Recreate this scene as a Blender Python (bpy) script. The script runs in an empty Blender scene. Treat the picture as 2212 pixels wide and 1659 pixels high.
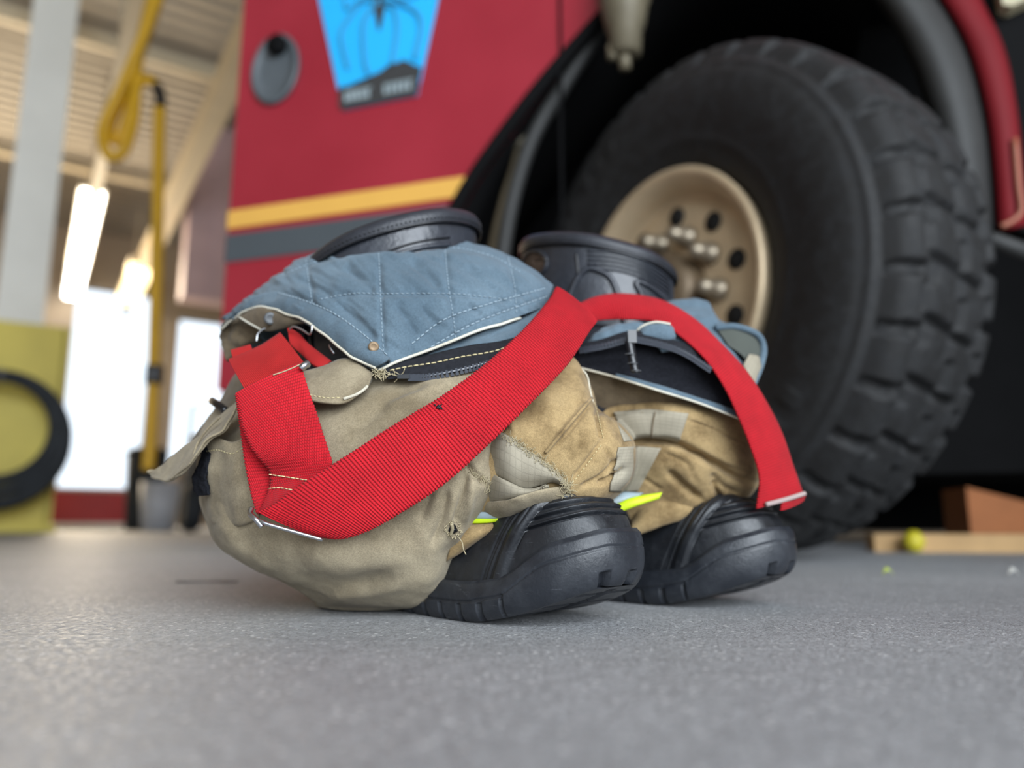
import bpy, bmesh, math, random
import numpy as np
from mathutils import Vector, noise, Matrix
from mathutils.bvhtree import BVHTree
random.seed(7); np.random.seed(7)
PI = math.pi
SC = bpy.context.scene
COL = SC.collection

# ------------------------------------------------------------------ camera, world, light, exposure
H = 0.075; F = 1650.0; PITCH = math.radians(10.2)
cd = bpy.data.cameras.new('camera'); cam = bpy.data.objects.new('camera', cd); COL.objects.link(cam)
cam.location = (0, 0, H); cam.rotation_euler = (PI/2 + PITCH, 0, 0)
cd.sensor_width = 36; cd.sensor_fit = 'HORIZONTAL'; cd.lens = F/2212*36
cd.clip_start = 0.01; cd.clip_end = 200
cd.dof.use_dof = True; cd.dof.focus_distance = 0.545; cd.dof.aperture_fstop = 2.7
SC.camera = cam
SC.view_settings.view_transform = 'Standard'; SC.view_settings.look = 'None'
SC.view_settings.gamma = 1; SC.view_settings.use_curve_mapping = False
SC.view_settings.exposure = 0.0
wd = bpy.data.worlds.new('world'); SC.world = wd; wd.use_nodes = True
bg = wd.node_tree.nodes['Background']; bg.inputs[0].default_value = (0.80, 0.90, 1.0, 1); bg.inputs[1].default_value = 1.75

def area(name, loc, target, size, size_y, power, col):
    l = bpy.data.lights.new(name, 'AREA'); l.shape = 'RECTANGLE'; l.size = size; l.size_y = size_y
    l.energy = power; l.color = col
    o = bpy.data.objects.new(name, l); COL.objects.link(o); o.location = loc
    o.rotation_euler = (Vector(target)-Vector(loc)).to_track_quat('-Z', 'Y').to_euler()
    return o
# daylight entering by the open bay doors behind and to the right of the camera, and by the far door
area('bay_door_daylight', (1.8, -3.4, 1.9), (0.0, 0.6, 0.1), 4.0, 3.0, 400, (0.86, 0.93, 1.0))
area('far_door_daylight', (-6.3, 9.6, 2.2), (-0.2, 0.6, 0.2), 2.4, 3.0, 330, (1.0, 0.82, 0.58))

# ------------------------------------------------------------------ helpers
CT, ST = math.cos(PITCH), math.sin(PITCH)
def ray(px, py):
    u = (px-1106)/F; v = (829.5-py)/F
    dy = CT - v*ST; dz = ST + v*CT
    return u/dy, dz/dy
def at(px, py, Y):                       # the world point seen at a pixel of the photograph at depth Y
    rx, rz = ray(px, py); return np.array((rx*Y, Y, H+rz*Y))
def ats(l): return np.array([at(*p) for p in l])
def proj(P):                             # world -> pixel
    P = np.asarray(P, float); x, y, z = P[..., 0], P[..., 1], P[..., 2]-H
    d = y*CT+z*ST; v = (-y*ST+z*CT)/d
    return np.stack([1106+F*x/d, 829.5-F*v], -1)

def spline(P, m, closed=False):          # Catmull-Rom through the points, m samples by index
    P = np.asarray(P, float); n = len(P)
    if n == 2 and not closed:
        t = np.linspace(0, 1, m)[:, None].reshape((m,)+(1,)*(P.ndim-1)); return P[0]*(1-t)+P[1]*t
    if closed: t = np.arange(m)*n/m
    else: t = np.linspace(0, n-1, m)
    i = np.minimum(np.floor(t).astype(int), n-1 if closed else n-2); f = (t-i).reshape((m,)+(1,)*(P.ndim-1))
    def g(k):
        if closed: return P[k % n]
        out = P[np.clip(k, 0, n-1)].copy()
        lo = k < 0; hi = k > n-1
        out[lo] = 2*P[0]-P[1]; out[hi] = 2*P[-1]-P[-2]
        return out
    a, b, c, d = g(i-1), g(i), g(i+1), g(i+2)
    return .5*((2*b)+(c-a)*f+(2*a-5*b+4*c-d)*f**2+(3*b-a-3*c+d)*f**3)
def grid(rows, nu, nv, closed=False):    # control rows -> dense (nv, nu, 3)
    R = np.array([spline(r, nu, closed) for r in rows]); return spline(R, nv)
def normals(G, closed=False):
    if closed: du = np.roll(G, -1, 1)-np.roll(G, 1, 1)
    else: du = np.gradient(G, axis=1)
    dv = np.gradient(G, axis=0); n = np.cross(du, dv)
    return n/np.maximum(np.linalg.norm(n, axis=-1, keepdims=True), 1e-12)
def fbm(P, scale, stretch=(1, 1, 1), octv=2, seed=0.):
    Q = (np.asarray(P)*np.array(stretch)*scale).reshape(-1, 3)+seed
    out = np.zeros(len(Q))
    for k in range(octv):
        out += np.array([noise.noise(Vector(q*2**k)) for q in Q])/2**k
    return out.reshape(np.asarray(P).shape[:-1])
def seg_dist(XY, poly):                  # distance of pixels to a polyline and the position along it 0..1
    XY = XY.reshape(-1, 2); best = np.full(len(XY), 1e9); pos = np.zeros(len(XY)); L = 0; ls = []
    for a, b in zip(poly[:-1], poly[1:]): ls.append(math.dist(a, b))
    T = sum(ls)
    for (a, b), l in zip(zip(poly[:-1], poly[1:]), ls):
        a = np.array(a, float); d = np.array(b, float)-a
        t = np.clip(((XY-a)@d)/(d@d), 0, 1); dd = np.linalg.norm(XY-a-t[:, None]*d, axis=1)
        m = dd < best; best[m] = dd[m]; pos[m] = (L+t[m]*l)/T; L += l
    return best, pos
def crease(G, N, lines, outward):        # lines: (polyline px, width px, depth m); negative depth = ridge
    XY = proj(G); toC = np.array((0, 0, H))-G
    face = (np.sum(N*toC, -1)*outward > 0).reshape(-1)
    D = np.zeros(face.shape)
    for poly, w, dep in lines:
        poly = [tuple(p) for p in spline(np.array(poly, float), max(12, 6*len(poly)))] if len(poly) > 2 else poly
        d, t = seg_dist(XY, poly)
        taper = np.clip(np.minimum(t, 1-t)*6, 0.15, 1)
        D -= dep*np.exp(-(d/w)**2)*taper
    D[~face] = 0
    return G+N*outward*D.reshape(G.shape[:2])[..., None]

def link(o, parent=None, mat=None):
    COL.objects.link(o)
    if parent is not None:
        o.parent = parent
        M = Matrix.Translation(parent.location) if parent.type == 'EMPTY' else Matrix.Identity(4)
        o.matrix_parent_inverse = M.inverted()
    if mat is not None: o.data.materials.append(mat)
    return o
def mesh(name, V, Fc, mat, parent=None, smooth=True, uv=None):
    me = bpy.data.meshes.new(name); me.from_pydata([tuple(map(float, v)) for v in V], [], Fc)
    if uv is not None:
        ul = me.uv_layers.new(name='uv'); li = np.zeros(len(me.loops), int); me.loops.foreach_get('vertex_index', li)
        ul.data.foreach_set('uv', np.asarray(uv, np.float32)[li].ravel())
    if smooth: me.polygons.foreach_set('use_smooth', [True]*len(me.polygons))
    me.update(); return link(bpy.data.objects.new(name, me), parent, mat)
def gfaces(nv, nu, closed=False, off=0):
    f = []
    for j in range(nv-1):
        for i in range(nu if closed else nu-1):
            k = (i+1) % nu; f.append((off+j*nu+i, off+j*nu+k, off+(j+1)*nu+k, off+(j+1)*nu+i))
    return f
def guv(G):
    du = np.linalg.norm(np.diff(G, axis=1), axis=-1).mean(0); dv = np.linalg.norm(np.diff(G, axis=0), axis=-1).mean(1)
    U = np.concatenate([[0], np.cumsum(du)]); V = np.concatenate([[0], np.cumsum(dv)])
    return np.stack(np.meshgrid(U, V), -1).reshape(-1, 2)
def thick(o, t, off=0):
    if t: m = o.modifiers.new('solid', 'SOLIDIFY'); m.thickness = t; m.offset = off
    return o
def sheet(name, G, mat, parent=None, t=.0015, off=-1, uv=None):     # thickness grows away from the viewer's side
    nv, nu = G.shape[:2]; fc = gfaces(nv, nu)
    if np.sum(normals(G)*(np.array((0, 0, H))-G)) < 0: fc = [f[::-1] for f in fc]
    return thick(mesh(name, G.reshape(-1, 3), fc, mat, parent, uv=guv(G) if uv is None else uv), t, off)
def loft(name, G, mat, parent=None):     # closed rings with both ends capped
    nv, nu = G.shape[:2]; V = list(G.reshape(-1, 3)); f = gfaces(nv, nu, True)
    a = len(V); V.append(G[0].mean(0)); V.append(G[-1].mean(0))
    for i in range(nu):
        k = (i+1) % nu; f.append((a, k, i)); f.append((a+1, (nv-1)*nu+i, (nv-1)*nu+k))
    uv = np.concatenate([guv(G), [[0, 0], [0, 0]]])
    return mesh(name, V, f, mat, parent, uv=uv)
class MB:                                # collects shapes that make ONE mesh object
    def __init__(s): s.V = []; s.F = []
    def add(s, V, Fc):
        o = len(s.V); s.V += [tuple(v) for v in V]; s.F += [tuple(o+i for i in f) for f in Fc]
    def box(s, c, sx, sy, sz, R=None):
        V = np.array([(x*sx/2, y*sy/2, z*sz/2) for x in (-1, 1) for y in (-1, 1) for z in (-1, 1)])
        if R is not None: V = V@np.array(R).T
        s.add(V+np.array(c), [(0, 1, 3, 2), (4, 6, 7, 5), (0, 4, 5, 1), (2, 3, 7, 6), (0, 2, 6, 4), (1, 5, 7, 3)])
    def tube(s, P, r, n=8, closed=False):
        P = np.asarray(P, float); m = len(P); r = np.broadcast_to(np.asarray(r, float), (m,))
        T = (np.roll(P, -1, 0)-np.roll(P, 1, 0)) if closed else np.gradient(P, axis=0)
        T /= np.maximum(np.linalg.norm(T, axis=1, keepdims=True), 1e-12)
        up = np.array((0, 0, 1.)) if abs(T[0][2]) < .9 else np.array((1., 0, 0)); V = []
        for p, t, rr in zip(P, T, r):
            up = up-t*(up@t); up /= max(np.linalg.norm(up), 1e-9); q = np.cross(t, up)
            for k in range(n):
                a = 2*PI*k/n; V.append(p+rr*(math.cos(a)*up+math.sin(a)*q))
        f = gfaces(m, n, True)
        if closed:
            for i in range(n): f.append(((m-1)*n+i, (m-1)*n+(i+1) % n, (i+1) % n, i))
        else: f += [tuple(range(n))[::-1], tuple((m-1)*n+i for i in range(n))]
        s.add(V, f)
    def lathe(s, prof, C, ax, n=48, a0=0, a1=2*PI):   # prof: (axial, radius)
        ax = np.array(ax, float); ax /= np.linalg.norm(ax)
        u = np.cross(ax, (0, 0, 1.)); u = np.array((1., 0, 0)) if np.linalg.norm(u) < 1e-6 else u/np.linalg.norm(u); w = np.cross(ax, u)
        V = [np.array(C)+ax*a+r*(math.cos(2*PI*k/n)*u+math.sin(2*PI*k/n)*w) for a, r in prof for k in range(n)]
        f = gfaces(len(prof), n, True)
        if prof[0][1] > 0: f.append(tuple(range(n))[::-1])
        if prof[-1][1] > 0: f.append(tuple((len(prof)-1)*n+i for i in range(n)))
        s.add(V, f)
    def build(s, name, mat, parent=None, smooth=True): return mesh(name, s.V, s.F, mat, parent, smooth)
def tag(o, label=None, cat=None, group=None, kind=None):
    for k, v in (('label', label), ('category', cat), ('group', group), ('kind', kind)):
        if v: o[k] = v
    return o
def thing(name, label, cat, loc=(0, 0, 0), group=None):
    o = bpy.data.objects.new(name, None); COL.objects.link(o); o.location = loc; o.empty_display_size = .1
    return tag(o, label, cat, group)
def struct(o): o['kind'] = 'structure'; return o

# ------------------------------------------------------------------ materials
def lin(r, g, b):
    f = lambda c: (c/255/12.92 if c/255 <= .04045 else ((c/255+.055)/1.055)**2.4)
    return (f(r), f(g), f(b), 1)
class Mat:
    def __init__(s, name, rough=.8, metallic=0., spec=.5):
        s.m = bpy.data.materials.new(name); s.m.use_nodes = True; s.t = s.m.node_tree; s.b = s.t.nodes['Principled BSDF']
        s.b.inputs['Roughness'].default_value = rough; s.b.inputs['Metallic'].default_value = metallic
        s.b.inputs['Specular IOR Level'].default_value = spec; s.h = None; s.c = None
        s.co = s.n('ShaderNodeTexCoord')
    def n(s, typ, **kw):
        x = s.t.nodes.new(typ)
        for k, v in kw.items(): setattr(x, k, v)
        return x
    def l(s, a, b): s.t.links.new(a, b)
    def coord(s, uv=False, scale=(1, 1, 1), rot=(0, 0, 0)):
        mp = s.n('ShaderNodeMapping'); mp.inputs['Scale'].default_value = scale; mp.inputs['Rotation'].default_value = rot
        s.l(s.co.outputs['UV' if uv else 'Object'], mp.inputs[0]); return mp.outputs[0]
    def noise(s, scale, detail=3, rough=.55, uv=False, stretch=(1, 1, 1), rot=(0, 0, 0)):
        x = s.n('ShaderNodeTexNoise'); x.inputs['Scale'].default_value = scale; x.inputs['Detail'].default_value = detail
        x.inputs['Roughness'].default_value = rough; s.l(s.coord(uv, stretch, rot), x.inputs['Vector']); return x.outputs['Fac']
    def ramp(s, fac, lo, hi, a=(0, 0, 0, 1), b=(1, 1, 1, 1)):
        r = s.n('ShaderNodeValToRGB'); e = r.color_ramp.elements
        e[0].position = lo; e[0].color = a; e[1].position = hi; e[1].color = b; s.l(fac, r.inputs[0]); return r.outputs[0]
    def math(s, op, a, b=None, c=None):
        x = s.n('ShaderNodeMath', operation=op)
        for i, q in enumerate((a, b, c)):
            if q is None: continue
            if isinstance(q, (int, float)): x.inputs[i].default_value = q
            else: s.l(q, x.inputs[i])
        return x.outputs[0]
    def sep(s, v):
        x = s.n('ShaderNodeSeparateXYZ'); s.l(v, x.inputs[0]); return x.outputs
    def mix(s, fac, a, b, mode='MIX'):
        x = s.n('ShaderNodeMix', data_type='RGBA', blend_type=mode)
        for i, q in ((0, fac), (6, a), (7, b)):
            if isinstance(q, (int, float)): x.inputs[i].default_value = q
            elif isinstance(q, tuple): x.inputs[i].default_value = q
            else: s.l(q, x.inputs[i])
        return x.outputs[2]
    def color(s, c):
        if isinstance(c, tuple): s.b.inputs['Base Color'].default_value = c
        else: s.l(c, s.b.inputs['Base Color'])
        return s
    def bump(s, h, dist, strength=1.):
        x = s.n('ShaderNodeBump'); x.inputs['Distance'].default_value = dist; x.inputs['Strength'].default_value = strength
        s.l(h, x.inputs['Height'])
        if s.h is not None: s.l(s.h, x.inputs['Normal'])
        s.h = x.outputs[0]; s.l(s.h, s.b.inputs['Normal']); return s
    def rough(s, v): s.l(v, s.b.inputs['Roughness']); return s
def plain(name, c, rough=.6, metallic=0., spec=.5, var=.12, scale=6., bump=0., bscale=60., detail=4):
    m = Mat(name, rough, metallic, spec); d = tuple(max(0, x*(1-var)) for x in c[:3])+(1,); e = tuple(min(1, x*(1+var)) for x in c[:3])+(1,)
    m.color(m.ramp(m.noise(scale, detail), .3, .7, d, e))
    if bump: m.bump(m.noise(bscale, 3), bump)
    return m.m
def cloth(name, c, dark, light, bl=.0006, weave=(1, 1), grime=.5, sc=11, k=.68):
    m = Mat(name, .92, 0, .25)
    m.b.inputs['Sheen Weight'].default_value = .12; m.b.inputs['Sheen Roughness'].default_value = .5
    a = m.ramp(m.noise(sc, 6, .66), .36, .64, dark, light)
    a = m.mix(k, c, a)
    f = m.ramp(m.noise(900, 2, .5), .3, .7, (.78, .78, .78, 1), (1.2, 1.2, 1.2, 1)); a = m.mix(.8, a, f, 'MULTIPLY')
    g = m.ramp(m.noise(24, 4, .6), .55, .8, (1, 1, 1, 1), (1-grime*.6,)*3+(1,)); a = m.mix(1., a, g, 'MULTIPLY')
    m.color(a)
    u = m.sep(m.coord(True)); tw = m.math('SINE', m.math('MULTIPLY', m.math('ADD', m.math('MULTIPLY', u[0], weave[0]), m.math('MULTIPLY', u[1], weave[1])), 2*PI/.0011))
    m.bump(tw, .00003); m.bump(m.noise(1600, 2), .00018); m.bump(m.noise(70, 3), bl)
    return m.m
TAN = cloth('khaki_canvas', lin(144, 130, 105), lin(108, 96, 75), lin(176, 163, 137), grime=.55)
TAN_IN = cloth('brown_lining', lin(104, 90, 70), lin(72, 62, 48), lin(126, 110, 88))
GOLD = cloth('golden_leather', lin(150, 121, 78), lin(108, 88, 58), lin(182, 156, 112), grime=.85, sc=24, k=.9)
BLUE = cloth('blue_quilt', lin(88, 106, 119), lin(75, 92, 104), lin(102, 120, 132), grime=.15)
PALE = cloth('pale_binding', lin(208, 204, 186), lin(180, 170, 150), lin(225, 222, 208), grime=.2)
def ripstop():
    m = Mat('grey_ripstop', .92, 0, .25)
    a = m.mix(.5, lin(152, 144, 126), m.ramp(m.noise(14, 5), .3, .7, lin(122, 114, 98), lin(176, 168, 150)))
    u = m.sep(m.coord(True))
    ln = [m.math('GREATER_THAN', m.math('ABSOLUTE', m.math('SUBTRACT', m.math('FRACT', m.math('MULTIPLY', u[i], 1/.0052)), .5)), .44) for i in (0, 1)]
    g = m.math('MAXIMUM', *ln); a = m.mix(m.math('MULTIPLY', g, .16), a, lin(88, 82, 72)); m.color(a)
    m.bump(g, .0002); m.bump(m.noise(1500, 2), .0002); return m.m
RIP = ripstop()
def webbing(name, c, glint=True, soft=False):
    m = Mat(name, .7, 0, .22); m.b.inputs['Sheen Weight'].default_value = .05
    u = m.sep(m.coord(True)); P = .0024 if not soft else .0012
    row = m.math('MULTIPLY', u[0], 1/P); rib = m.math('ABSOLUTE', m.math('SINE', m.math('MULTIPLY', row, PI)))
    par = m.math('MULTIPLY', m.math('FLOOR', row), PI)
    st = m.math('SINE', m.math('ADD', m.math('MULTIPLY', u[1], 2*PI/.0016), par))
    h = m.math('ADD', rib, m.math('MULTIPLY', st, .35))
    cc = m.mix(.6, c, m.ramp(m.noise(40, 4), .3, .7, tuple(x*.75 for x in c[:3])+(1,), tuple(min(1, x*1.15) for x in c[:3])+(1,)))
    cc = m.mix(1., cc, m.ramp(h, .0, .9, (.55, .5, .5, 1), (1.08, 1.05, 1.05, 1)), 'MULTIPLY')
    m.color(cc)
    m.bump(h, .00035 if not soft else .00015); m.bump(m.noise(1200, 2), .0002); return m.m
RED = webbing('red_webbing', lin(180, 18, 32)); REDSOFT = webbing('red_webbing_back', lin(172, 30, 30), soft=True)
def rubber(name, c, lo=.38, hi=.62, dust=.25):
    m = Mat(name, .5, 0, .5)
    d = m.ramp(m.noise(35, 6, .7), .45, .75, (0, 0, 0, 1), (1, 1, 1, 1))
    sc = m.ramp(m.noise(60, 5, .75, stretch=(1, 1, 6), rot=(.4, .5, .2)), .62, .72, (0, 0, 0, 1), (1, 1, 1, 1))
    a = m.mix(m.math('MULTIPLY', d, dust), c, lin(96, 100, 106)); a = m.mix(m.math('MULTIPLY', sc, .3), a, lin(128, 132, 138)); m.color(a)
    m.rough(m.math('ADD', m.math('MULTIPLY', d, hi-lo), lo)); m.bump(m.noise(500, 4), .0002); m.bump(m.noise(60, 4), .0005); return m.m
RUBBER = rubber('black_boot_rubber', lin(29, 31, 35), .34, .6, .14); SOLE = rubber('sole_rubber', lin(34, 37, 43), .38, .6, .2)
LEATHER = plain('black_leather', lin(46, 49, 56), .34, 0, .55, .2, 40, .0008, 130)
BIND = plain('black_binding', lin(44, 46, 52), .42, 0, .4, .15, 60, .0004, 400)
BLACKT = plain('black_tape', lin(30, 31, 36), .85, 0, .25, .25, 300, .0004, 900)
ZTEETH = plain('zip_plastic', lin(58, 62, 70), .2, 0, .6, .1, 50); TEETH = plain('black_plastic', lin(22, 23, 27), .25, 0, .5, .1, 50)
VELCRO = plain('navy_velcro', lin(32, 33, 38), .97, 0, .1, .3, 500, .0012, 900)
METAL = plain('steel', lin(190, 192, 196), .28, 1., .5, .08, 80)
DULL = plain('dull_snap', lin(96, 98, 100), .5, .4, .5, .1, 80)
BRONZE = plain('bronze_snap', lin(140, 118, 92), .5, .4, .5, .1, 80)
YTH = plain('yellow_thread', lin(206, 192, 148), .9, 0, .2, .1, 200); WTH = plain('white_thread', lin(158, 174, 184), .9, 0, .2, .1, 200)
FRAY = plain('frayed_thread', lin(172, 160, 130), .95, 0, .2, .15, 200)
LIME = plain('lime_stripe', lin(196, 222, 30), .5, 0, .4, .08, 60); SILVER = plain('silver_stripe', lin(150, 166, 172), .35, 0, .5, .1, 60)
# ------------------------------------------------------------------ the setting
def concrete():
    m = Mat('concrete', .6, 0, .5)
    a = m.ramp(m.noise(2.2, 5, .6), .3, .72, lin(148, 149, 151), lin(178, 179, 181))
    b = m.ramp(m.noise(330, 4, .65), .30, .70, (.50, .50, .50, 1), (1.40, 1.40, 1.40, 1)); a = m.mix(.9, a, b, 'MULTIPLY')
    b = m.ramp(m.noise(85, 4, .6), .30, .70, (.80, .80, .80, 1), (1.16, 1.16, 1.16, 1)); a = m.mix(.9, a, b, 'MULTIPLY')
    v = m.n('ShaderNodeTexVoronoi'); v.inputs['Scale'].default_value = 210; m.l(m.coord(), v.inputs['Vector'])
    k = m.ramp(v.outputs['Distance'], .06, .20, (.35, .35, .35, 1), (1, 1, 1, 1)); a = m.mix(m.ramp(m.noise(26, 2), .48, .62), a, m.mix(1., a, k, 'MULTIPLY'))
    v2 = m.n('ShaderNodeTexVoronoi'); v2.inputs['Scale'].default_value = 260; m.l(m.coord(rot=(.3, .2, .7)), v2.inputs['Vector'])
    pick = m.math('GREATER_THAN', m.sep(v2.outputs['Color'])[0], .93); fl = m.math('MULTIPLY', pick, m.math('LESS_THAN', v2.outputs['Distance'], .38))
    a = m.mix(m.math('MULTIPLY', fl, .75), a, lin(232, 232, 230))
    st = m.ramp(m.noise(3.3, 6, .7), .60, .72, (1, 1, 1, 1), (.84, .82, .8, 1)); a = m.mix(1., a, st, 'MULTIPLY'); m.color(a)
    m.rough(m.ramp(m.noise(180, 3), .3, .7, (.36,)*3+(1,), (.72,)*3+(1,)))
    m.bump(m.noise(55, 3, .6, stretch=(1, .35, 1), rot=(0, 0, .5)), .0022); m.bump(m.noise(330, 4, .7), .0026, 1.); return m.m
mb = MB(); mb.add([(-30, -12, 0), (20, -12, 0), (20, 30, 0), (-30, 30, 0), (-30, -12, -.2), (20, -12, -.2), (20, 30, -.2), (-30, 30, -.2)],
                  [(0, 1, 2, 3), (7, 6, 5, 4), (0, 4, 5, 1), (1, 5, 6, 2), (2, 6, 7, 3), (3, 7, 4, 0)])
struct(mb.build('floor', concrete(), smooth=False))
B = np.array((-.53, .848)); BP = np.array((.848, .53))          # along the bay and across it
def bay(a, c, z): p = B*a+BP*c; return np.array((p[0], p[1], z))
RB = np.array([(BP[0], B[0], 0), (BP[1], B[1], 0), (0, 0, 1)])      # columns: across, along, up
def corrug():
    m = Mat('corrugated_ceiling', .6, 0, .4); a = m.ramp(m.noise(.8, 3), .3, .7, lin(168, 160, 148), lin(186, 178, 166))
    u = m.sep(m.coord(False, rot=(0, 0, math.atan2(-B[0], B[1])*-1)))
    h = m.math('SINE', m.math('MULTIPLY', u[1], 2*PI/.19)); a = m.mix(1., a, m.ramp(h, -.9, .5, (.80, .80, .80, 1), (1, 1, 1, 1)), 'MULTIPLY'); m.color(a)
    m.bump(h, .03); return m.m
mb = MB(); mb.box(bay(6, 0, 4.6), 30, 20, .1, RB); struct(mb.build('ceiling', corrug(), smooth=False))
BEIGE = plain('beige_paint', lin(206, 192, 164), .5, 0, .4, .06, 3); WALLM = plain('wall_paint', lin(176, 160, 140), .7, 0, .3, .08, 2)
# far end wall with two bright openings: built from piers, a header and sills
EA = 13.2
def endc(px): rx, _ = ray(px, 1000); n = EA; # across-coordinate where a pixel column meets the end wall
def end_across(px):
    rx, _ = ray(px, 1000); Y = EA/(B[0]*rx+B[1]); return (rx*Y)*BP[0]+Y*BP[1]
c0, c1, c2, c3 = end_across(128), end_across(302), end_across(362), end_across(484)
mb = MB()
for a, b, z0, z1 in ((-12, c0, 0, 4.6), (c1, c2, 0, 4.6), (c3, 12, 0, 4.6), (c0, c1, 3.65, 4.6), (c2, c3, 3.35, 4.6), (c2, c3, 0, .95)):
    mb.box(bay(EA, (a+b)/2, (z0+z1)/2), b-a, .25, z1-z0, RB)
struct(mb.build('wall_far', WALLM, smooth=False))
mb = MB(); mb.box(bay(5, -6.5, 2.3), .2, 17, 4.6, RB); struct(mb.build('wall_left', WALLM, smooth=False))
mb = MB(); mb.box((6.2, 6, 2.3), .2, 16, 4.6); mb.box((3, 8, 2.3), 7, .2, 4.6); struct(mb.build('wall_right', WALLM, smooth=False))
PINK = plain('pale_pink_panel', lin(196, 168, 170), .5, 0, .4, .1, 3)
mb = MB()
pk = at(462, 540, 8.2)
zp = at(462, 655, 8.2)[2]; zq = (zp+4.5)/2; zh = 4.5-zp
mb.box((pk[0], pk[1], zq), .62, .3, zh, RB)
for k in range(3): mb.box((pk[0]-.2+.2*k, pk[1]-.17, zq), .03, .04, zh, RB)
struct(mb.build('trim_1', PINK, smooth=False))
# ceiling girder and rail running along the bay
def along(px, py, z):                                              # the point on level z seen at a pixel
    rx, rz = ray(px, py); Y = (z-H)/rz; return np.array((rx*Y, Y, z))
g = along(415, 365, 3.4); mb = MB(); mb.box(g, .16, 12, .03, RB); mb.box(g+np.array((0, 0, .11)), .03, 12, .2, RB); mb.box(g+np.array((0, 0, .22)), .16, 12, .03, RB)
struct(mb.build('beam', BEIGE, smooth=False))
for k, (a, z) in enumerate(((4.5, 4.42), (7.5, 4.42), (10.5, 4.42))):
    mb = MB(); mb.box(bay(a, 0, z+.06), 24, .10, .14, RB); struct(mb.build('beam', BEIGE, smooth=False))
rail = thing('ceiling_rail', 'long beige rail under the corrugated ceiling beside the yellow hose', 'rail', tuple(along(250, 200, 3.4)))
r0 = along(250, 200, 3.4); d3 = np.array((B[0], B[1], 0))
mb = MB(); mb.box(r0+d3*.6, .09, 6.6, .12, RB); mb.build('track', BEIGE, rail, False)
for k in (-2, 0, 2, 3.6): mb = MB(); mb.box(r0+d3*k+np.array((0, 0, .6)), .03, .03, 1.12, RB); mb.build('hanger', BEIGE, rail, False)
def emit(name, c, s):
    m = Mat(name); m.b.inputs['Emission Color'].default_value = c; m.b.inputs['Emission Strength'].default_value = s; m.color(c); return m.m
GLOW = emit('sunlit_glow', (1, .96, .88, 1), 13.0); LAMPW = emit('warm_tube', (1, .80, .45, 1), 3.0)
fl = thing('glowing_rail_end', 'long glowing strip for the sunlit rail end above the far bay door', 'light', tuple(along(190, 500, 3.4)))  # glowing fixture added for the sunlit far part of the rail
a0, a1 = along(222, 420, 3.4), along(140, 640, 3.4); mid = (a0+a1)/2; L = np.linalg.norm(a1-a0)
mb = MB(); mb.box(mid+np.array((0, 0, .07)), .24, L, .08, RB); mb.build('housing', BEIGE, fl, False)
mb = MB(); mb.box(mid-np.array((0, 0, .0)), .20, L*.98, .06, RB); mb.build('tube', GLOW, fl, False)
mb = MB(); mb.box(mid+np.array((0, 0, .62)), .03, .03, 1.05, RB); mb.build('hanger', BEIGE, fl, False)
fl2 = thing('strip_light', 'short warm strip light right of the bright far door', 'light', tuple(along(290, 605, 3.4)))
a0, a1 = along(312, 578, 3.4), along(268, 655, 3.4); mid = (a0+a1)/2; L = np.linalg.norm(a1-a0)
mb = MB(); mb.box(mid, .28, L, .07, RB); mb.build('tube', LAMPW, fl2, False)
mb = MB(); mb.box(mid+np.array((0, 0, .08)), .3, L, .08, RB); mb.build('housing', BEIGE, fl2, False)
mb = MB(); mb.box(mid+np.array((0, 0, .64)), .03, .03, 1.05, RB); mb.build('hanger', BEIGE, fl2, False)
# ------------------------------------------------------------------ left background
WHITE = plain('white_paint', lin(236, 236, 228), .5, 0, .4, .04, 3)
YEL = plain('yellow_paint', lin(208, 190, 78), .5, 0, .4, .08, 4)
YHOSE = plain('yellow_hose', lin(206, 160, 34), .45, 0, .4, .08, 8)
DARKR = plain('dark_rubber', lin(44, 48, 52), .7, 0, .3, .2, 12)
REDP = plain('red_tool_paint', lin(176, 44, 46), .45, 0, .4, .08, 4)
def yaw(d): a = math.atan2(d[1], d[0]); return np.array([(math.cos(a), -math.sin(a), 0), (math.sin(a), math.cos(a), 0), (0, 0, 1)])
cx = at(18, 900, 5.5)
col_ = thing('steel_column', 'white steel column behind the yellow guard', 'column', (cx[0], cx[1], 0))
mb = MB(); mb.box((cx[0], cx[1], 2.27), .30, .30, 4.54, RB); mb.build('shaft', WHITE, col_, False)
mb = MB(); mb.box((cx[0], cx[1], .02), .42, .42, .04, RB); mb.build('base_plate', WHITE, col_, False)
gx = at(22, 900, 5.2)
gd = thing('column_guard', 'yellow guard box wrapped around the foot of the white column', 'guard', (gx[0], gx[1], 0))
mb = MB(); topz = at(60, 703, 5.0)[2]
for (ox, oy, sx, sy) in ((0, -.22, .56, .04), (0, .46, .56, .04), (-.28, .12, .04, .72), (.28, .12, .04, .72)):
    p = np.array((gx[0], gx[1], topz/2+.02))+RB@np.array((ox, oy, 0)); mb.box(p, sx, sy, topz, RB)
mb.build('shell', YEL, gd, False)
mb = MB(); p = np.array((gx[0], gx[1], .03))+RB@np.array((0, .12, 0)); mb.box(p, .66, .84, .05, RB); mb.build('base_plate', YEL, gd, False)
hc = at(-12, 945, 4.70)
hz = thing('hose_coil', 'coiled black hose hung on the front of the yellow guard', 'hose', tuple(hc))
ax = RB@np.array((0, 1., 0)); uu = RB@np.array((1., 0, 0)); mb = MB()
for k, (rr, oz, th) in enumerate(((.40, .0, .032), (.36, .03, .034), (.32, .06, .032), (.405, -.02, .028))):
    P = [hc+ax*(.012*k)+rr*(math.cos(t)*uu*.97+math.sin(t)*np.array((0, 0, 1.)))+np.array((0, 0, oz)) for t in np.linspace(0, 2*PI, 60, endpoint=False)]
    mb.tube(P, th, 8, True)
mb.build('coil', DARKR, hz)
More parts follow.
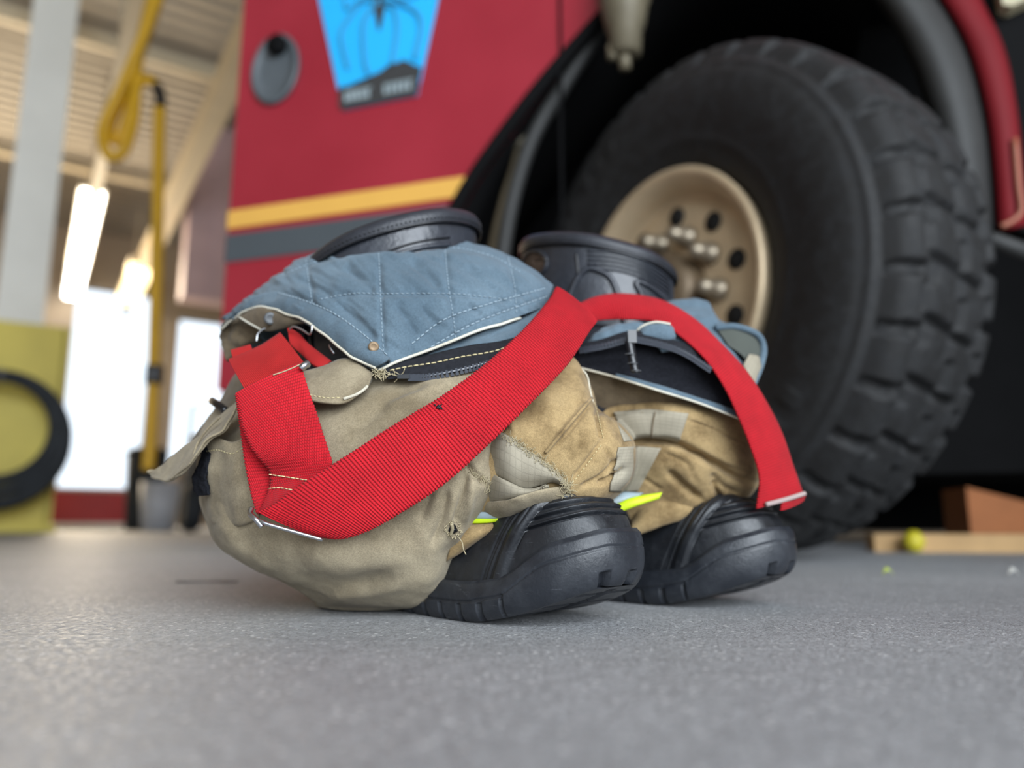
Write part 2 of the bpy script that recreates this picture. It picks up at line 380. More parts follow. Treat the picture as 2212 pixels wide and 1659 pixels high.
mb = MB(); P0 = hc+np.array((0, 0, .36)); mb.tube([P0+ax*.06, P0-ax*.06, P0-ax*.07+np.array((0, 0, .06))], .018); mb.build('hook', DULL, hz)
# hanging yellow hoses
def tubepx(pts, r, m=60, n=10):
    mb = MB(); mb.tube(spline(ats(pts), m), r, n); return mb
hb = thing('air_hose', 'bundle of yellow hose hanging in a long loop from the ceiling', 'hose', tuple(at(245, 330, 4)))
V0 = at(330, -40, 4.)
mb = tubepx([(395, -330, 4), (352, -60, 4), (316, 60, 4), (262, 190, 4), (222, 280, 4), (236, 338, 4), (268, 325, 4.0), (290, 250, 4.02), (300, 120, 4.05), (340, -60, 4.1), (395, -330, 4.1)], .030)
mb.build('outer_loop', YHOSE, hb)
mb = tubepx([(398, -330, 4.06), (356, -60, 4.06), (322, 60, 4.06), (272, 190, 4.06), (240, 270, 4.06), (246, 305, 4.06), (262, 292, 4.06), (280, 235, 4.06), (292, 192, 4.06), (318, 172, 4.06), (338, 186, 4.06)], .028)
mb.build('inner_loop', YHOSE, hb)
mb = tubepx([(337, 184, 4.06), (347, 210, 4.06), (345, 236, 4.06)], .032, 12); mb.build('coupling', TEETH, hb)
mb = tubepx([(345, 234, 4.06), (342, 400, 4.06), (338, 600, 4.06), (332, 800, 4.06), (326, 940, 4.06), (320, 1015, 4.06)], .034); mb.build('drop_line', YHOSE, hb)
mb = tubepx([(334, 790, 4.06), (331, 830, 4.06)], .046, 6); mb.build('clamp', TEETH, hb)
mb = MB(); p = at(395, -330, 4.05); mb.tube([p, (p[0], p[1], 4.54)], .03); mb.build('hanger', DULL, hb)
# things on the floor at the far left
def onfloor(px, py_bot, Y): p = at(px, 1000, Y); return np.array((p[0], p[1], 0))
p = onfloor(210, 1130, 7.5); tc = thing('tool_chest', 'low red chest on the floor before the bright far door', 'chest', tuple(p))
mb = MB(); mb.box(p+np.array((0, 0, .21)), .74, .4, .30, RB); mb.build('body', REDP, tc, False)
mb = MB(); mb.box(p+np.array((0, 0, .03)), .80, .46, .06, RB); mb.build('base', WHITE, tc, False)
mb = MB(); mb.box(p+np.array((0, 0, .375)), .78, .44, .03, RB); mb.build('lid', plain('chest_lid', lin(196, 186, 176), .5), tc, False)
p = onfloor(405, 1130, 5.6); ct = thing('hand_truck', 'dark wheeled hand truck parked behind the khaki trousers', 'cart', tuple(p))
mb = MB(); mb.lathe([(-.05, .10), (-.06, .15), (-.03, .17), (.03, .17), (.06, .15), (.05, .10)], p+np.array((.05, 0, .17)), BP.tolist()+[0], 32); mb.build('wheel', DARKR, ct)
mb = MB(); mb.box(p+np.array((.1, .1, .42)), .22, .2, .56, RB); mb.build('body', DARKR, ct, False)
mb = MB(); mb.tube([p+np.array((-.06, .1, .1)), p+np.array((-.06, .16, .95)), p+np.array((.2, .2, .95)), p+np.array((.2, .2, .1))], .016); mb.build('frame', DULL, ct)
p = onfloor(352, 1135, 6.1); bk = thing('bucket', 'grey white bucket on the floor left of the dark hand truck', 'bucket', tuple(p))
mb = MB(); mb.lathe([(0, .12), (.38, .15), (.38, .14), (.02, .11)], p, (0, 0, 1), 28); mb.build('pail', plain('bucket_plastic', lin(188, 190, 196), .5), bk)
mb = MB(); mb.tube([p+np.array((.145*math.cos(t), .05, .37+.13*math.sin(t))) for t in np.linspace(0, PI, 14)], .006); mb.build('handle', DULL, bk)
p = onfloor(318, 1135, 6.4); bn = thing('waste_bin', 'tall dark bin standing behind the grey white bucket', 'bin', tuple(p))
mb = MB(); mb.lathe([(0, .13), (.62, .16), (.62, .15), (.02, .12)], p, (0, 0, 1), 28); mb.build('pail', DARKR, bn)
mb = MB(); mb.lathe([(.62, .165), (.65, .165), (.68, .12), (.69, .0)], p, (0, 0, 1), 28); mb.build('lid', DARKR, bn)

# ------------------------------------------------------------------ the fire truck
TD = 1.75; TE = np.array((.951, -.31, 0)); TN = np.array((-.31, -.951, 0)); T0 = np.array((0, TD, 0))
def TP(px, py, off=0.):
    rx, rz = ray(px, py); Y = (TD+off*TN[1]-.326*0)/(1+.326*rx); 
    # exact: point p with (p-T0).TN = off
    Y = (T0@TN+off)/(rx*TN[0]+TN[1]); return np.array((rx*Y, Y, H+rz*Y))
def TS(px, py): p = TP(px, py); return ((p-T0)@TE, p[2])         # side-panel coordinates (along, up)
def TW(s, z, off=0.): return T0+TE*s+np.array((0, 0, z))+TN*off
RT = np.stack([TE, -TN, (0, 0, 1)], 1)
def paint():
    m = Mat('truck_red', .32, 0, .5); m.color(m.ramp(m.noise(3, 3), .3, .7, lin(144, 32, 46), lin(156, 40, 54)))
    m.b.inputs['Coat Weight'].default_value = .3; m.b.inputs['Coat Roughness'].default_value = .2; return m.m
TRED = paint(); TBLK = plain('truck_black', lin(9, 9, 10), .8, 0, .12, .2, 8); GOLDS = plain('gold_stripe', lin(222, 170, 82), .45, 0, .4, .05, 5)
CHAR = plain('charcoal_stripe', lin(72, 78, 82), .5, 0, .4, .05, 5); FLARE = plain('flare_rubber', lin(44, 44, 43), .6, 0, .4, .15, 10)
tp = TP(760, 700); truck = thing('fire_truck', 'red fire truck with gold stripe and steered front wheel', 'truck', (tp[0], tp[1], 0))
def prism(poly, off0, off1):                                        # polygon in side coordinates -> solid
    bm = bmesh.new(); a = [bm.verts.new(TW(s, z, off1)) for s, z in poly]; b = [bm.verts.new(TW(s, z, off0)) for s, z in poly]
    fa = bm.faces.new(a); fb = bm.faces.new(b[::-1])
    n = len(poly)
    for i in range(n): bm.faces.new((a[i], b[i], b[(i+1) % n], a[(i+1) % n]))
    bmesh.ops.triangulate(bm, faces=[fa, fb]); bmesh.ops.recalc_face_normals(bm, faces=bm.faces[:])
    V = [v.co[:] for v in bm.verts]; Fc = [[v.index for v in f.verts] for f in (bm.verts.index_update() or bm.faces)]; bm.free(); return V, Fc
sl = TS(500, 400)[0]; zb = .42
arch = [TS(*q) for q in spline(np.array([(905, 640), (945, 530), (1000, 420), (1062, 325), (1160, 195), (1255, 85), (1330, 10), (1440, -70), (1600, -130), (1760, -115), (1880, -40)], float), 40)]
sr, zr = TS(2010, 250)
lowc = [(sl, zb), (arch[0][0]-.02, zb)]+arch+[(sr+.5, arch[-1][1])]
def slab(low, top, o0, o1):
    n = len(low); V = [TW(x, z, o) for o in (o1, o0) for x, z in low]+[TW(x, top, o) for o in (o1, o0) for x, z in low]
    Fc = []
    for i in range(n-1):
        Fc += [(i, i+1, 2*n+i+1, 2*n+i), (n+i+1, n+i, 3*n+i, 3*n+i+1), (i+1, i, n+i, n+i+1), (2*n+i, 2*n+i+1, 3*n+i+1, 3*n+i)]
    return V, Fc+[(0, 2*n, 3*n, n), (n-1, 2*n-1, 4*n-1, 3*n-1)]
V, Fc = slab(lowc, 2.6, -.04, 0); body = mesh('side_panel', V, Fc, TRED, truck, False)
# the rest of the body behind the panel: a dark core, the end panel, the wheel well
mb = MB(); mb.box(TW((sl+2.6)/2, 1.41, -1.35), 2.6-sl, 1.1, 2.4, RT); mb.build('chassis', TBLK, truck, False)
mb = MB(); mb.box(TW(1.5, .135, -1.88), 2.8, .03, .20, RT); mb.build('dark_backing', TBLK, truck, False)  # added black board that keeps the gap under the truck dark
mb = MB(); mb.box(TW(sl+.02, 1.5, -.95), .04, 1.86, 2.2, RT); mb.build('end_panel', TRED, truck, False)
mb = MB(); mb.box(TW(.9, 1.62, -.40), 1.9, .70, .04, RT); mb.build('wheel_well', TBLK, truck, False)
mb = MB(); mb.box(TW(arch[0][0]-.25, .95, -.40), .04, .74, 1.1, RT); mb.build('splash_guard', TBLK, truck, False)
mb = MB(); mb.box(TW(1.75, .75, -.45), .05, .80, 1.2, RT); mb.build('splash_guard', TBLK, truck, False)
# belts
def band(name, pts, mat, t=.004):
    (s0, z0), (s1, z1) = TS(*pts[0]), TS(*pts[1]); V, Fc = prism([(sl-.002, z0), (s1, z0), (s1+.012, z1), (sl-.002, z1)], 0.0005, t); return mesh(name, V, Fc, mat, truck, False)
zt, z2, z3, z4 = TS(482, 459)[1], TS(482, 497)[1], TS(482, 510)[1], TS(482, 569)[1]
def archs(z): a = np.array(arch[:20]); return float(np.interp(z, a[:, 1], a[:, 0]))
for nm, zl, zh, mt in (('gold_stripe', z2, zt, GOLDS), ('charcoal_stripe', z4, z3, CHAR)):
    V, Fc = prism([(sl-.002, zl), (archs(zl)-.004, zl), (archs(zh)-.004, zh), (sl-.002, zh)], .0005, .004); mesh(nm, V, Fc, mt, truck, False)
# black edging along the arch opening
mb = MB(); A = np.array([TW(s, z, .0) for s, z in arch]); mb.tube(A+TN*.0, .018, 10); mb.build('arch_edge', TBLK, truck)
# dark inner lip of the arch: a deep curved strip running into the well
R0 = np.array([TW(s, z, -.01) for s, z in arch]); sheet('arch_liner', np.stack([R0, R0-TN*.18, R0-TN*.42]), TBLK, truck, .01)
# oval port on the side
pc = np.array(TS(598, 152)); pr = np.array((abs(TS(648, 152)[0]-TS(548, 152)[0])/2, abs(TS(598, 78)[1]-TS(598, 226)[1])/2))
def oval(k, off): return np.array([TW(pc[0]+pr[0]*k*math.cos(t), pc[1]+pr[1]*k*math.sin(t), off) for t in np.linspace(0, 2*PI, 48, endpoint=False)])
cap = loft('oval_port', np.stack([oval(1., .001), oval(1., .012), oval(.9, .016), oval(.84, .008), oval(.5, .006), oval(.05, .006)]), plain('port_grey', lin(82, 88, 92), .4, 0, .5, .1, 12), truck)
mb = MB(); mb.lathe([(0, .03), (.02, .03), (.022, .0)], TW(pc[0]+pr[0]*.1, pc[1]+pr[1]*.62, .006), TN, 20); mb.build('latch', TBLK, cap)
# badge: blue shield with a long-legged dark spider over a dark skyline and a lettered bar
BADGE = plain('badge_blue', lin(36, 176, 240), .5, 0, .4, .03, 6); SKYL = plain('badge_dark', lin(58, 58, 58), .6, 0, .3, .05, 6); LEGC = plain('badge_leg', lin(52, 140, 184), .6, 0, .3, .05, 6)
LET = plain('badge_letter', lin(150, 164, 168), .6, 0, .3, .05, 6)
V, Fc = prism([TS(*q) for q in ((742, 240), (902, 208), (956, -40), (1000, -240), (650, -180), (682, -40))], .0005, .005); badge = mesh('badge', V, Fc, BADGE, truck, False)
def bpoly(pts, o0, o1): return prism([TS(*q) for q in pts], o0, o1)
mb = MB(); mb.add(*bpoly([(742, 240), (902, 208), (908, 186), (732, 222)][:4], .005, .007))
mb.add(*bpoly([(742, 240), (733, 198), (742, 188), (752, 191), (766, 188), (776, 187), (790, 178), (800, 167), (812, 164), (824, 158), (838, 152), (848, 146), (852, 136), (862, 140), (870, 132), (876, 138), (884, 136), (890, 144), (902, 146), (913, 148), (902, 208)], .005, .0075))
mb.build('skyline', SKYL, badge, False)
mb = MB()
mb.add(*bpoly([(802, -60), (842, -60), (838, -10), (832, 30), (824, 66), (820, 68), (814, 40), (806, 5)], .005, .008))
sb = mb.build('spider_body', SKYL, badge, False)
mb = MB()
for L_, w_ in (([(818, 0), (780, 10), (742, 60), (738, 90), (752, 150)], .006), ([(818, 5), (795, 30), (785, 60), (788, 130), (796, 160)], .0065), ([(826, 0), (860, 8), (898, 26), (910, 60), (896, 130)], .007),
               ([(826, 10), (850, 20), (858, 60), (852, 110), (846, 140)], .006), ([(812, -20), (770, 5), (748, 20), (745, -20)], .005), ([(832, -20), (870, 0), (905, -10)], .005)):
    P = np.array([TP(q[0], q[1], .006) for q in spline(np.array(L_, float), 24)]); mb.tube(P, w_, 6)
mb.build('spider_leg', LEGC, badge)
for x0, x1 in ((748, 804), (832, 896)):
    mb = MB()
    for x in np.linspace(x0, x1, 6)[:-1]:
        t = (x-745)/150; y0 = 198-28*t; q = 9
        mb.add(*bpoly([(x, y0+26), (x, y0+3), (x+q, y0+1), (x+q, y0+7), (x+4, y0+8), (x+4, y0+13), (x+q-1, y0+12), (x+q-1, y0+25)], .0076, .009))
        mb.add(*bpoly([(x, y0+6), (x+q+4, y0+4), (x+q+4, y0+1), (x, y0+3)], .0076, .009))
    mb.build('lettering', LET, badge, False)
# panel seam
mb = MB(); mb.box(TW(TS(1210, 60)[0], 1.55, .0015), .008, .004, 1.6, RT); mb.build('door_seam', TBLK, truck, False)
# valve hanging over the arch
VAL = plain('cream_valve', lin(104, 96, 78), .5, .1, .4, .12, 20)
vz = TP(1350, 60, .06); mb = MB()
ax = np.array((0, 0, -1.)); q = lambda py: TP(1350, py, .06)[2]; t0 = TP(1350, -120, .06)
mb.lathe([(0, .05), (q(-120)-q(0), .062), (q(-120)-q(15), .055), (q(-120)-q(60), .046), (q(-120)-q(65), .040), (q(-120)-q(118), .036), (q(-120)-q(122), .02)], (vz[0], vz[1], q(-120)), ax, 28)
mb.build('drain_valve', VAL, truck)
mb = MB(); c = TP(1350, 140, .06); mb.tube([(c[0], c[1], q(110)), (c[0], c[1], q(150))], .014); mb.tube([(c[0]-.03, c[1], q(100)), (c[0]-.028, c[1], q(128))], .012); mb.build('drain_spout', VAL, truck)
mb = MB(); mb.box((vz[0], vz[1]+.06, q(-110)), .06, .2, .05); mb.build('valve_bracket', TBLK, truck, False)
# tan strap and grey rod inside the front of the arch
mb = MB(); P = np.array([TP(x, y, -.10) for x, y in spline(np.array([(1128, 290), (1112, 360), (1090, 430), (1068, 520), (1050, 640)], float), 30)]); mb.tube(P, .012, 8); mb.build('hanging_strap', plain('tan_strap', lin(96, 84, 62), .7), truck)
mb = MB(); P = np.array([TP(x, y, -.10) for x, y in ((1131, 278), (1122, 312), (1116, 330))]); mb.tube(P, [.02, .026, .016], 10); mb.build('strap_end', VAL, truck)
mb = MB(); P = np.array([TP(x, y, -.04) for x, y in spline(np.array([(1300, 60), (1215, 190), (1150, 300), (1108, 430), (1085, 560), (1075, 680)], float), 40)]); mb.tube(P, .020, 8); mb.build('inner_lip', FLARE, truck)
# right fender: rubber flare, red rim, black bodywork
def sweep(name, left, right, bulge, mat, base=0., nb=9):
    Lp = spline(np.array(left, float), 40); Rp = spline(np.array(right, float), 40); G = []
    for t in np.linspace(0, 1, nb):
        b = bulge*math.sin(PI*t)**.6 if 0 < t < 1 else 0
        G.append([TP(*(Lp[i]*(1-t)+Rp[i]*t), base+b) for i in range(40)])
    return sheet(name, np.array(G), mat, truck, .012)
sweep('fender_flare', [(1800, -130), (1890, 0), (1955, 110), (2005, 250), (2028, 380), (2032, 484)], [(1930, -130), (2030, 0), (2090, 110), (2128, 250), (2144, 380), (2150, 500)], .05, FLARE, .02)
sweep('fender_trim', [(1940, -130), (2030, 0), (2090, 110), (2128, 250), (2144, 380), (2152, 498)], [(2060, -130), (2122, 0), (2172, 110), (2200, 250), (2212, 380), (2222, 486)], .02, plain('shaded_red_trim', lin(104, 14, 22), .65, 0, .2, .08, 6), .03)  # trim red darkened in the colour, standing for shade on this fender
V, Fc = prism([TS(2040, -60), TS(2160, 498), TS(2330, 520), TS(2500, -60)], -.03, .012); mesh('cab_panel', V, Fc, TBLK, truck, False)
mb = MB(); P = np.array([TP(x, y, .05) for x, y in ((2036, 496), (2060, 508), (2150, 520), (2260, 560))]); mb.tube(P, .016, 8); mb.build('flare_hem', FLARE, truck)
V, Fc = prism([TS(2136, -40), TS(2150, 42), TS(2170, 46), TS(2230, 18), TS(2300, -60)], .012, .05); mesh('marker_lamp', V, Fc, plain('lamp_cream', lin(176, 166, 136), .5), truck, False)
mb = MB(); P = np.array([TP(x, y, .053) for x, y in spline(np.array([(2192, 300), (2200, 400), (2206, 455), (2186, 478), (2162, 490)], float), 20)]); mb.tube(P, .006, 6); mb.build('trim_highlight', plain('edge_highlight', lin(146, 84, 62), .5), truck)  # highlight on the trim edge, modelled as a thin orange-brown tube

# the front wheel, steered
WA = math.radians(58.5); WN = np.array((-math.sin(WA), -math.cos(WA), 0)); WR = np.array((math.cos(WA), -math.sin(WA), 0))
WC = np.array((.305, 1.545, 0)); RAD = .540; WC[2] = RAD; WID = .33; UP = np.array((0, 0, 1.))
prof = [(.10, .262), (.055, .264), (.028, .276), (.012, .31), (.0, .35), (-.008, .40), (-.004, .445), (.008, .477), (.020, .487), (.026, .500), (.034, .517), (.046, .529), (.062, .535), (.09, .538), (.13, .540), (.165, .540)]
prof = prof+[(WID-a, r) for a, r in prof[::-1][1:]]
pa = spline(np.array(prof), 150); nt = 900; th = np.arange(nt)*2*PI/nt
Aa, Rr = pa[:, 0][:, None]+0*th, pa[:, 1][:, None]+0*th; TT = th[None]+0*Aa
k = 34; tread = (Rr > .496)
x = (Aa-WID/2)/(WID/2); sgn = np.sign(x)
ph = (TT*k/(2*PI)+.5*(sgn > 0)+.10*np.sin(3*x)) % 1
sh = (np.abs(x) > .52) & (ph < .22)                                      # shoulder slots
rib = (np.abs(np.abs(x)-.5+.035*np.sign(np.sin(TT*k))) < .035) | (np.abs(x+.05*np.sign(np.sin(TT*k+1))) < .03)
mid = (np.abs(x) < .5) & (np.abs(((TT*k/(2*PI)+.25+.4*x) % 1)-.5) < .07)
dep = np.where(tread & (sh | rib | mid), .016, 0.)
dep[:, :] = (dep+np.roll(dep, 1, 0)+np.roll(dep, -1, 0)+np.roll(dep, 1, 1)+np.roll(dep, -1, 1))/5
ringg = .003*np.exp(-((Rr-.485)/.004)**2)-.003*np.exp(-((Rr-.47)/.005)**2)+.004*np.exp(-((Rr-.325)/.005)**2)
Rr2 = Rr-dep; Aa2 = Aa-ringg*np.where(x < 0, 1, -1)
# raised sidewall marks between the bead and the shoulder
lm = np.zeros_like(TT)
for a0 in (1.9, 2.03, 2.16, 2.33, 2.46, 2.59, 5.2, 5.33, 5.46, 5.6):
    lm = np.maximum(lm, ((np.abs(TT-a0) < .035) & (np.abs(Rr-.41) < .018) & (x < 0)).astype(float))
Aa2 = Aa2-.004*lm
V = WC[None, None]-WN*Aa2[..., None]+Rr2[..., None]*(np.cos(TT)[..., None]*WR+np.sin(TT)[..., None]*UP)
tirem = rubber('tire_rubber', lin(14, 13, 13), .7, .9, .09)
tire = mesh('tire', V.reshape(-1, 3), gfaces(len(pa), nt, True), tirem, truck)
RIM = plain('dusty_alloy', lin(200, 178, 146), .42, .35, .5, .12, 14, .0004, 120)
mb = MB(); mb.lathe([(.10, .262), (.045, .263), (.022, .270), (.008, .274), (.002, .268), (.006, .256), (.022, .240), (.050, .229), (.062, .222), (.058, .212), (.050, .202), (.048, .16), (.046, .12), (.045, .0)], WC, -WN, 72)
rim = mb.build('wheel_rim', RIM, truck)
mb = MB(); mb.lathe([(.05, .098), (.01, .094), (-.005, .085), (-.012, .06), (-.014, .0)], WC, -WN, 40); mb.build('hub_cap', plain('brown_hub', lin(104, 88, 68), .5, .4, .5, .2, 14), rim)
NUT = plain('dusty_nut', lin(150, 138, 120), .4, .7, .5, .15, 60); HOLE = plain('hole_black', lin(8, 8, 8), .8)
for j in range(10):
    a = 2*PI*j/10+math.radians(12)
    e = math.cos(a)*WR+math.sin(a)*UP
    mb = MB(); mb.lathe([(0, .021), (.004, .021), (.0045, .0)], WC-WN*.0485+e*.180, WN, 20); mb.build('hand_hole', HOLE, rim)
    a += PI/10; e = math.cos(a)*WR+math.sin(a)*UP
    mb = MB(); mb.lathe([(0, .023), (.010, .023), (.012, .019), (.035, .018), (.055, .012), (.058, 0)], WC-WN*.045+e*.132, WN, 12); mb.build('lug_nut', NUT, rim)
mb = MB(); mb.lathe([(0, .09), (.9, .09)], WC-WN*.2, -WN, 24); mb.build('axle', TBLK, truck)

# ------------------------------------------------------------------ things under and before the truck
WOOD = plain('tan_timber', lin(176, 142, 98), .7, 0, .3, .12, 10); WOODB = plain('orange_brown_timber', lin(150, 92, 52), .7, 0, .3, .12, 10)
p0, p1 = at(1880, 1176, 2.0), at(2330, 1176, 1.9); p0[2] = p1[2] = .0
mb = MB(); d = (p1-p0); Ln = np.linalg.norm(d); mb.box((p0+p1)/2+np.array((0, 0, .022)), Ln, .09, .044, yaw(d))
pl = mb.build('timber_plank', WOOD, None, False); tag(pl, 'tan timber plank lying on the floor behind the truck tyre', 'plank')
q = at(2150, 1100, 2.13); mb = MB(); Rw = yaw(d)
pts = [(-.10, -.1, 0), (.34, -.1, 0), (.34, -.1, .04), (-.10, -.1, .165), (-.10, .1, 0), (.34, .1, 0), (.34, .1, .04), (-.10, .1, .165)]
mb.add([np.array((q[0], q[1], .0))+Rw@np.array(v) for v in pts], [(0, 1, 2, 3), (7, 6, 5, 4), (0, 4, 5, 1), (1, 5, 6, 2), (2, 6, 7, 3), (3, 7, 4, 0)])
wc = mb.build('wheel_chock', WOODB, None, False); tag(wc, 'orange brown wedge chock standing behind the timber plank', 'chock')
q = at(1972, 1150, 1.90); mb = MB(); mb.lathe([(-.027, .0), (-.022, .016), (0, .027), (.022, .016), (.027, 0)], (q[0], q[1], .027), (0, 0, 1), 20)
bl = mb.build('ball', plain('yellow_ball', lin(190, 176, 40), .5), None); tag(bl, 'small yellow ball on the floor beside the tyre foot', 'ball')
def leaf(px, py, Y, L, name, mat, label, cat):
    c = at(px, py, Y); c[2] = .0; G = np.array([[(c[0]+L*(u-.5), c[1]+L*.4*(v-.5)*math.sin(PI*min(max(u, .02), .98)), .003+.010*math.sin(PI*u)*(.6+.4*v)) for u in np.linspace(0, 1, 12)] for v in np.linspace(0, 1, 6)])
    tag(sheet(name, G, mat, None, .0008), label, cat)
leaf(1918, 1240, 1.085, .016, 'leaf', plain('leaf_green', lin(176, 190, 80), .6), 'tiny yellow green leaf on the concrete before the tyre', 'leaf')
leaf(2190, 1241, 1.08, .016, 'paper_scrap', plain('scrap_white', lin(210, 208, 200), .6), 'tiny white paper scrap on the concrete at the right', 'scrap')
c = at(448, 1251, .985); c[2] = 0; G = np.array([[(c[0]+.075*(u-.5), c[1]+.012*(v-.5)*(1+.6*math.sin(9*u)), .0012+.0005*math.sin(7*u+3*v)) for u in np.linspace(0, 1, 20)] for v in np.linspace(0, 1, 6)])
tag(sheet('rubber_scrap', G, plain('scrap_dark', lin(84, 80, 78), .8), None, .001), 'thin dark strip lying on the concrete left of the trousers', 'scrap')
# ------------------------------------------------------------------ the boots
HD = np.array((.755, -.656, 0)); HD /= np.linalg.norm(HD); HL = np.array((-HD[1], HD[0], 0))      # toe direction and the boot's left
def sm(x, a, b): t = np.clip((np.asarray(x, float)-a)/(b-a), 0, 1); return t*t*(3-2*t)
LT = .312
def halfw(x):                                                       # half width of the foot along its length
    x = np.asarray(x, float)
    w = np.interp(x, [0, .015, .04, .09, .13, .17, .21, .24, .312], [.020, .030, .036, .036, .041, .048, .0525, .0530, .0530])
    return w*np.sqrt(np.clip(1-np.clip((x-.235)/(LT-.235), 0, 1)**2.3, 0, 1))
def spring(x): return .030*np.clip((np.asarray(x, float)-.195)/(LT-.195), 0, 1)**1.7
def randtop(x): return spring(x)*.85+.030+.015*sm(x, .238, .284)
def topz(x):
    x = np.asarray(x, float)
    h = np.interp(x, [0, .05, .10, .14, .17, .20, .225, .25, .265, .312], [.16, .165, .155, .128, .108, .096, .0945, .097, .098, .098])
    b = randtop(x)-.012; t = np.clip((x-.252)/(LT-.004-.252), 0, 1)
    return b+(h-b)*np.clip(1-t**3.2, 0, 1)**.42
def make_boot(origin, name, label, rim0, rimA, rimdir, ctr, rx, ry, pull=False):
    O = np.array(origin, float)
    def Lp(x, y, z): return O+x[..., None]*HD+y[..., None]*HL+np.asarray(z)[..., None]*np.array((0, 0, 1.))
    root = thing(name, label, 'boot', tuple(O))
    # upper with the ridged toe cap
    s = np.linspace(0, 1, 300); xs = .012+(LT-.005-.012)*(1-(1-s)**1.5); phi = np.linspace(-.18, PI+.18, 440)
    X, Ph = np.meshgrid(xs, phi, indexing='ij')
    c, sn = np.cos(Ph), np.sin(Ph); p = 2/(2.45+.95*sm(X, .19, .25))
    W = halfw(X)-.0008; zb = randtop(X)-.010; zt = topz(X)
    Y = np.sign(c)*np.abs(c)**p*W; Z = np.where(sn < 0, zb-.030*np.abs(sn), zb+(zt-zb)*np.abs(sn)**p)
    P = Lp(X, Y, Z); N = normals(P.transpose(1, 0, 2)).transpose(1, 0, 2)
    C0 = Lp(X, 0*Y, zb); flip = np.sign(np.sum(N*(P-C0), -1, keepdims=True)); N = N*np.where(flip == 0, 1, flip)
    f = (Z-zb)/np.maximum(zt-zb, 1e-4); frac = np.clip(np.abs(sn), 0, 1)                # 0 at the side base, 1 on the crest
    zz = Z-spring(X)*.55
    capx = .244+.050*frac*(1-.35*frac)                                          # rear edge of the toe cap slants
    oncap = sm(X, capx-.002, capx+.002)
    zz = zz+(.300-X)*.10; lap = 0
    for zk in (.0672, .0734, .0796, .0862): lap = lap-.0034*np.exp(-((zz-zk)/.0010)**4)+.0011*np.exp(-((zz-zk-.0018)/.0010)**2)
    D = oncap*lap
    D = D+.0030*np.exp(-((X-capx+.009)/.0065)**4)-.0018*np.exp(-((X-capx+.0005)/.0012)**2)*sm(frac, .1, .3)  # raised saddle strip behind the cap
    D = D-.0013*np.exp(-(((X-capx+.0085)/.0012)**2))*sm(frac, .35, .5)
    for k in (.020, .0245, .0275): D = D-.0012*np.exp(-((X-capx+k)/.0011)**2)
    D = D-.0012*np.exp(-((X-.158)/.004)**2)+.0006*fbm(P, 40, octv=2)
    P = P+N*D[..., None]
    V = P.reshape(-1, 3); nv, nu = 300, 440
    mesh('upper', V, gfaces(nv, nu), RUBBER, root, uv=guv(P))
    # sole with a wrapped toe bumper and side lugs
    n = 300; t = np.linspace(0, 1, n); xx = .004+(LT-.004)*(1-(1-t)**1.6)
    right = np.stack([xx, -(halfw(xx)+.0035)], 1); right[-1, 1] = 0; left = np.stack([xx, halfw(xx)+.0035], 1)[::-1][1:]
    out = np.concatenate([right, left]); dl = np.linalg.norm(np.diff(out, axis=0), axis=1); arc = np.concatenate([[0], np.cumsum(dl)])
    fwd = np.clip((out[:, 0]-.25)/(LT-.25), 0, 1); out[:, 0] += .0045*fwd
    nn = np.stack([np.gradient(out[:, 1]), -np.gradient(out[:, 0])], 1); nn /= np.maximum(np.linalg.norm(nn, axis=1, keepdims=True), 1e-9)
    lev = np.linspace(0, 1, 44); Q = []
    bx = out[:, 0]; arch = .010*np.exp(-((bx-.098)/.016)**4); z0 = spring(bx)+arch; z1 = randtop(bx); half = arc[-1]/2
    la = np.minimum(arc, arc[-1]-arc); lug = (np.abs(((la-.02)/.0225) % 1-.5) > .40)
    for v in lev:
        z = z0+(z1-z0)*v; bulge = .0030*math.sin(PI*min(1, v*1.05))**.7-.004*(1-v)**6
        d = np.full(len(bx), bulge)
        h = z-z0; low = h < .0135
        nottoe = bx < .246
        d = np.where(nottoe & low & lug, d-.0050, d)
        d = np.where(nottoe & (np.abs(h-.0155) < .0011), d-.0014, d)                      # groove above the lugs
        d = np.where((~nottoe) & (np.abs(z-z1+.013) < .0008), d-.0007, d)
        for a0 in (-.024, .002): d = np.where((np.abs(out[:, 1]-a0) < .0036) & (h < .011) & (bx > .27), d-.008, d)
        d = d-.0022*max(0, (v-.93)/.07)
        pq = out+nn*d[:, None]; Q.append(Lp(pq[:, 0], pq[:, 1], z))
    Q = np.array(Q); m = len(bx)
    mb = MB(); fc = gfaces(len(lev), m); mb.add(Q.reshape(-1, 3), fc)
    # tread underneath: blocks across the width
    B0 = Q[0]; R_, L_ = B0[:n], B0[n-1:][::-1]; rows = []
    for w in np.linspace(0, 1, 20):
        r = R_*(1-w)+L_*w; g = ((np.abs(((xx/.0225) % 1)-.5) > .38) | (abs(w-.5) < .06)) & (xx < .30)
        r = r+np.array((0, 0, 1.))*np.where(g & (0.06 < w < .94), .005, 0)[:, None]; rows.append(r)
    T = np.array(rows); mb.add(T.reshape(-1, 3), gfaces(20, n))
    r1, l1 = Q[-1][:n], Q[-1][n-1:][::-1]; mb.add(np.array([r1, (r1+l1)/2, l1]).reshape(-1, 3), gfaces(3, n))
    mb.add(np.array([Q[k][[0, -1]] for k in range(len(lev))]).reshape(-1, 3), gfaces(len(lev), 2))
    mb.build('sole', SOLE, root)
    # small raised corner marks on the sole wall
    # shaft of leather
    zs = np.linspace(0, 1, 40); th = np.linspace(0, 2*PI, 96, endpoint=False); rows = []; cx, cy = ctr
